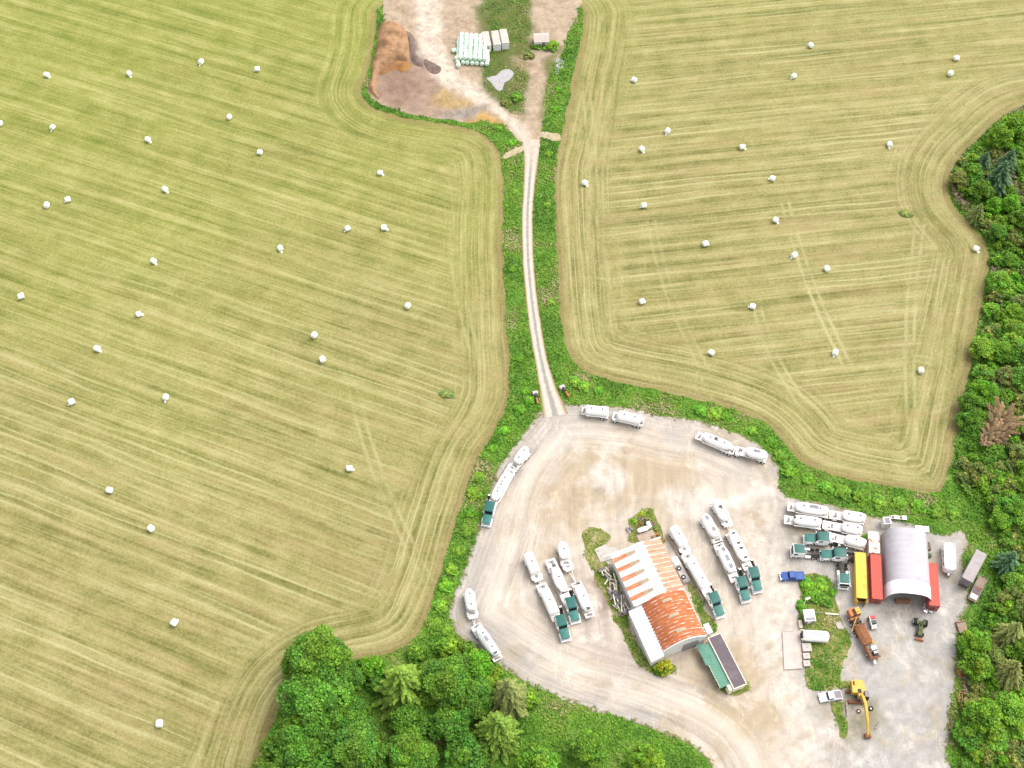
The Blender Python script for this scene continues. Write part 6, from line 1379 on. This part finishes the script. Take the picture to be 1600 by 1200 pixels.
p0, p1 = pix(1570, 652, .8), pix(1512, 722, 4.2); d_.location = p0; d_.rotation_euler = (p1 - p0).to_track_quat('Z', 'Y').to_euler(); trees.append((1565, 675, 3.5)); trees.append((1545, 715, 3.5))
plant('mid', 1526, 1005, 3.6, 'bright', 'bright green tree at the yard\'s right edge level with the flat timber stack', 0)
plant('mid', 1530, 1036, 3.6, 'bright', 'bright green tree overhanging the dark bin', 2)
plant('mid', 1535, 1118, 4.0, 'bright', 'bright green tree at the lower right corner of the yard', 1)
plant('droop', 1585, 985, 4.5, 'dry', 'olive drooping conifer right of the timber stack tree', 0); plant('droop', 1582, 1045, 4.6, 'dry', 'olive drooping conifer below the other one by the photo\'s right edge', 0)
cand = []; rr = random.Random(5)
wood_px = [(1600, 160), (1556, 196), (1530, 224), (1500, 254), (1492, 290), (1520, 340), (1546, 372), (1556, 402), (1552, 440), (1540, 510), (1524, 590), (1512, 650), (1506, 700), (1500, 748), (1545, 790), (1572, 850), (1572, 900), (1552, 950), (1530, 1000), (1520, 1060), (1512, 1140), (1512, 1230), (1720, 1230), (1720, 160)]
wp_np = np.array(wood_px, float)
LMK = [(235, 'the wood\'s upper tip'), (300, 'the wood\'s bulge'), (390, 'the wood\'s-edge bale'), (470, 'the straight edge'), (560, 'the middle wood'), (650, 'the vivid tree'), (740, 'the dead conifer'), (830, 'the tank rows'), (905, 'the box semi-trailer'), (1000, 'the timber stack'), (1080, 'the orange frame'), (9999, 'the lower corner')]
cntl = {}
tries = 0
while tries < 5000:
    tries += 1; x, y = rr.uniform(1490, 1640), rr.uniform(170, 1190)
    if sdist([(x, y)], wp_np)[0][0] < 3: continue
    kind = rr.choices(['mid', 'shrub', 'fir', 'droop'], [.36, .58, .02, .04])[0]
    if 720 < y < 800 and x < 1560: kind = 'shrub'
    R = rr.uniform(2.4, 4.0) if kind == 'mid' else rr.uniform(1.4, 2.5) if kind == 'shrub' else rr.uniform(2.6, 3.8)
    if any(math.hypot(x - a, (y - b_) * 1.1) < 5.2 * (R + c_) * (.62 if c_ < 4.3 else .75) for a, b_, c_ in trees): continue
    col_ = rr.choice({'mid': ['mid', 'bright', 'olive', 'mid', 'bright'], 'shrub': ['bright', 'olive', 'mid', 'vivid', 'olive'], 'fir': ['blue'], 'droop': ['dry']}[kind])
    lm = next(nm for yy, nm in LMK if y < yy)
    where = 'at the right edge' if x > 1575 else 'inside the wood' if x > 1540 else 'on the wood\'s field side' if y < 780 else 'on the wood\'s yard side'
    adj = {'mid': 'mid-green', 'bright': 'bright green', 'olive': 'olive green', 'deep': 'dark green', 'vivid': 'vivid green', 'blue': 'blue-green', 'dry': 'dull olive'}[col_]
    noun = {'mid': 'leafy tree', 'shrub': 'bush', 'fir': 'conifer', 'droop': 'drooping conifer'}[kind]
    lab = '%s %s %s by %s' % (adj, noun, where, lm); cntl[lab] = cntl.get(lab, 0) + 1
    if cntl[lab] > 1: lab = ('%s %s' % (ORD[cntl[lab] - 1], lab))
    plant(kind, x, y, R, col_, lab, hs={'mid': rr.uniform(.65, .95), 'shrub': rr.uniform(.7, 1.2)}.get(kind, 1.0), group='trees and bushes of the right-hand wood')
# logs and dead stems in the wood
for x0, y0, x1, y1, r_, lab in ((1584, 706, 1602, 713, .28, 'bleached white log lying right of the dead brown conifer'), (1577, 722, 1584, 752, .16, 'thin pale dead stem below the bleached log'), (1545, 1078, 1566, 1102, .30, 'grey fallen stem among bushes at the lower right'), (1540, 1086, 1556, 1098, .25, 'second grey fallen stem beside the longer one'), (1376, 1128, 1368, 1138, .2, 'short brown log right of the excavator arm'), (1323, 1095, 1324, 1120, .25, 'long pinkish log left of the excavator')):
    a_, c_ = pix(x0, y0, .6), pix(x1, y1, .6); dz = .35 if x0 < 1400 else .9
    t = thing('fallen_log', lab, 'log', ((a_.x + c_.x) / 2, (a_.y + c_.y) / 2, 0)); h_ = (c_ - a_) / 2
    m = MB(); m.cyl((-h_.x, -h_.y, dz), (h_.x, h_.y, dz + .2), r_, r_ * .55, n=10); m.build('trunk', 'deadwood', t)
    m = MB()
    for k in range(3): q = -.4 + .4 * k; m.cyl((h_.x * q, h_.y * q, dz + .1), (h_.x * q + random.uniform(-.9, .9), h_.y * q + random.uniform(-.9, .9), dz + random.uniform(.2, .7)), r_ * .3, .03, n=5)
    m.build('branch', 'deadwood', t)
# small weed clumps in the mown fields
for x, y, lab in ((695, 614, 'dark uncut weed clump in the lower right of the left field'), (1413, 332, 'dark uncut weed clump in the right part of the right field')):
    plant('shrub', x, y, 1.5, 'olive', lab, hs=.35); plant('shrub', x + 9, y + 3, 1.1, 'dry', lab.replace('dark', 'small side'), hs=.35)
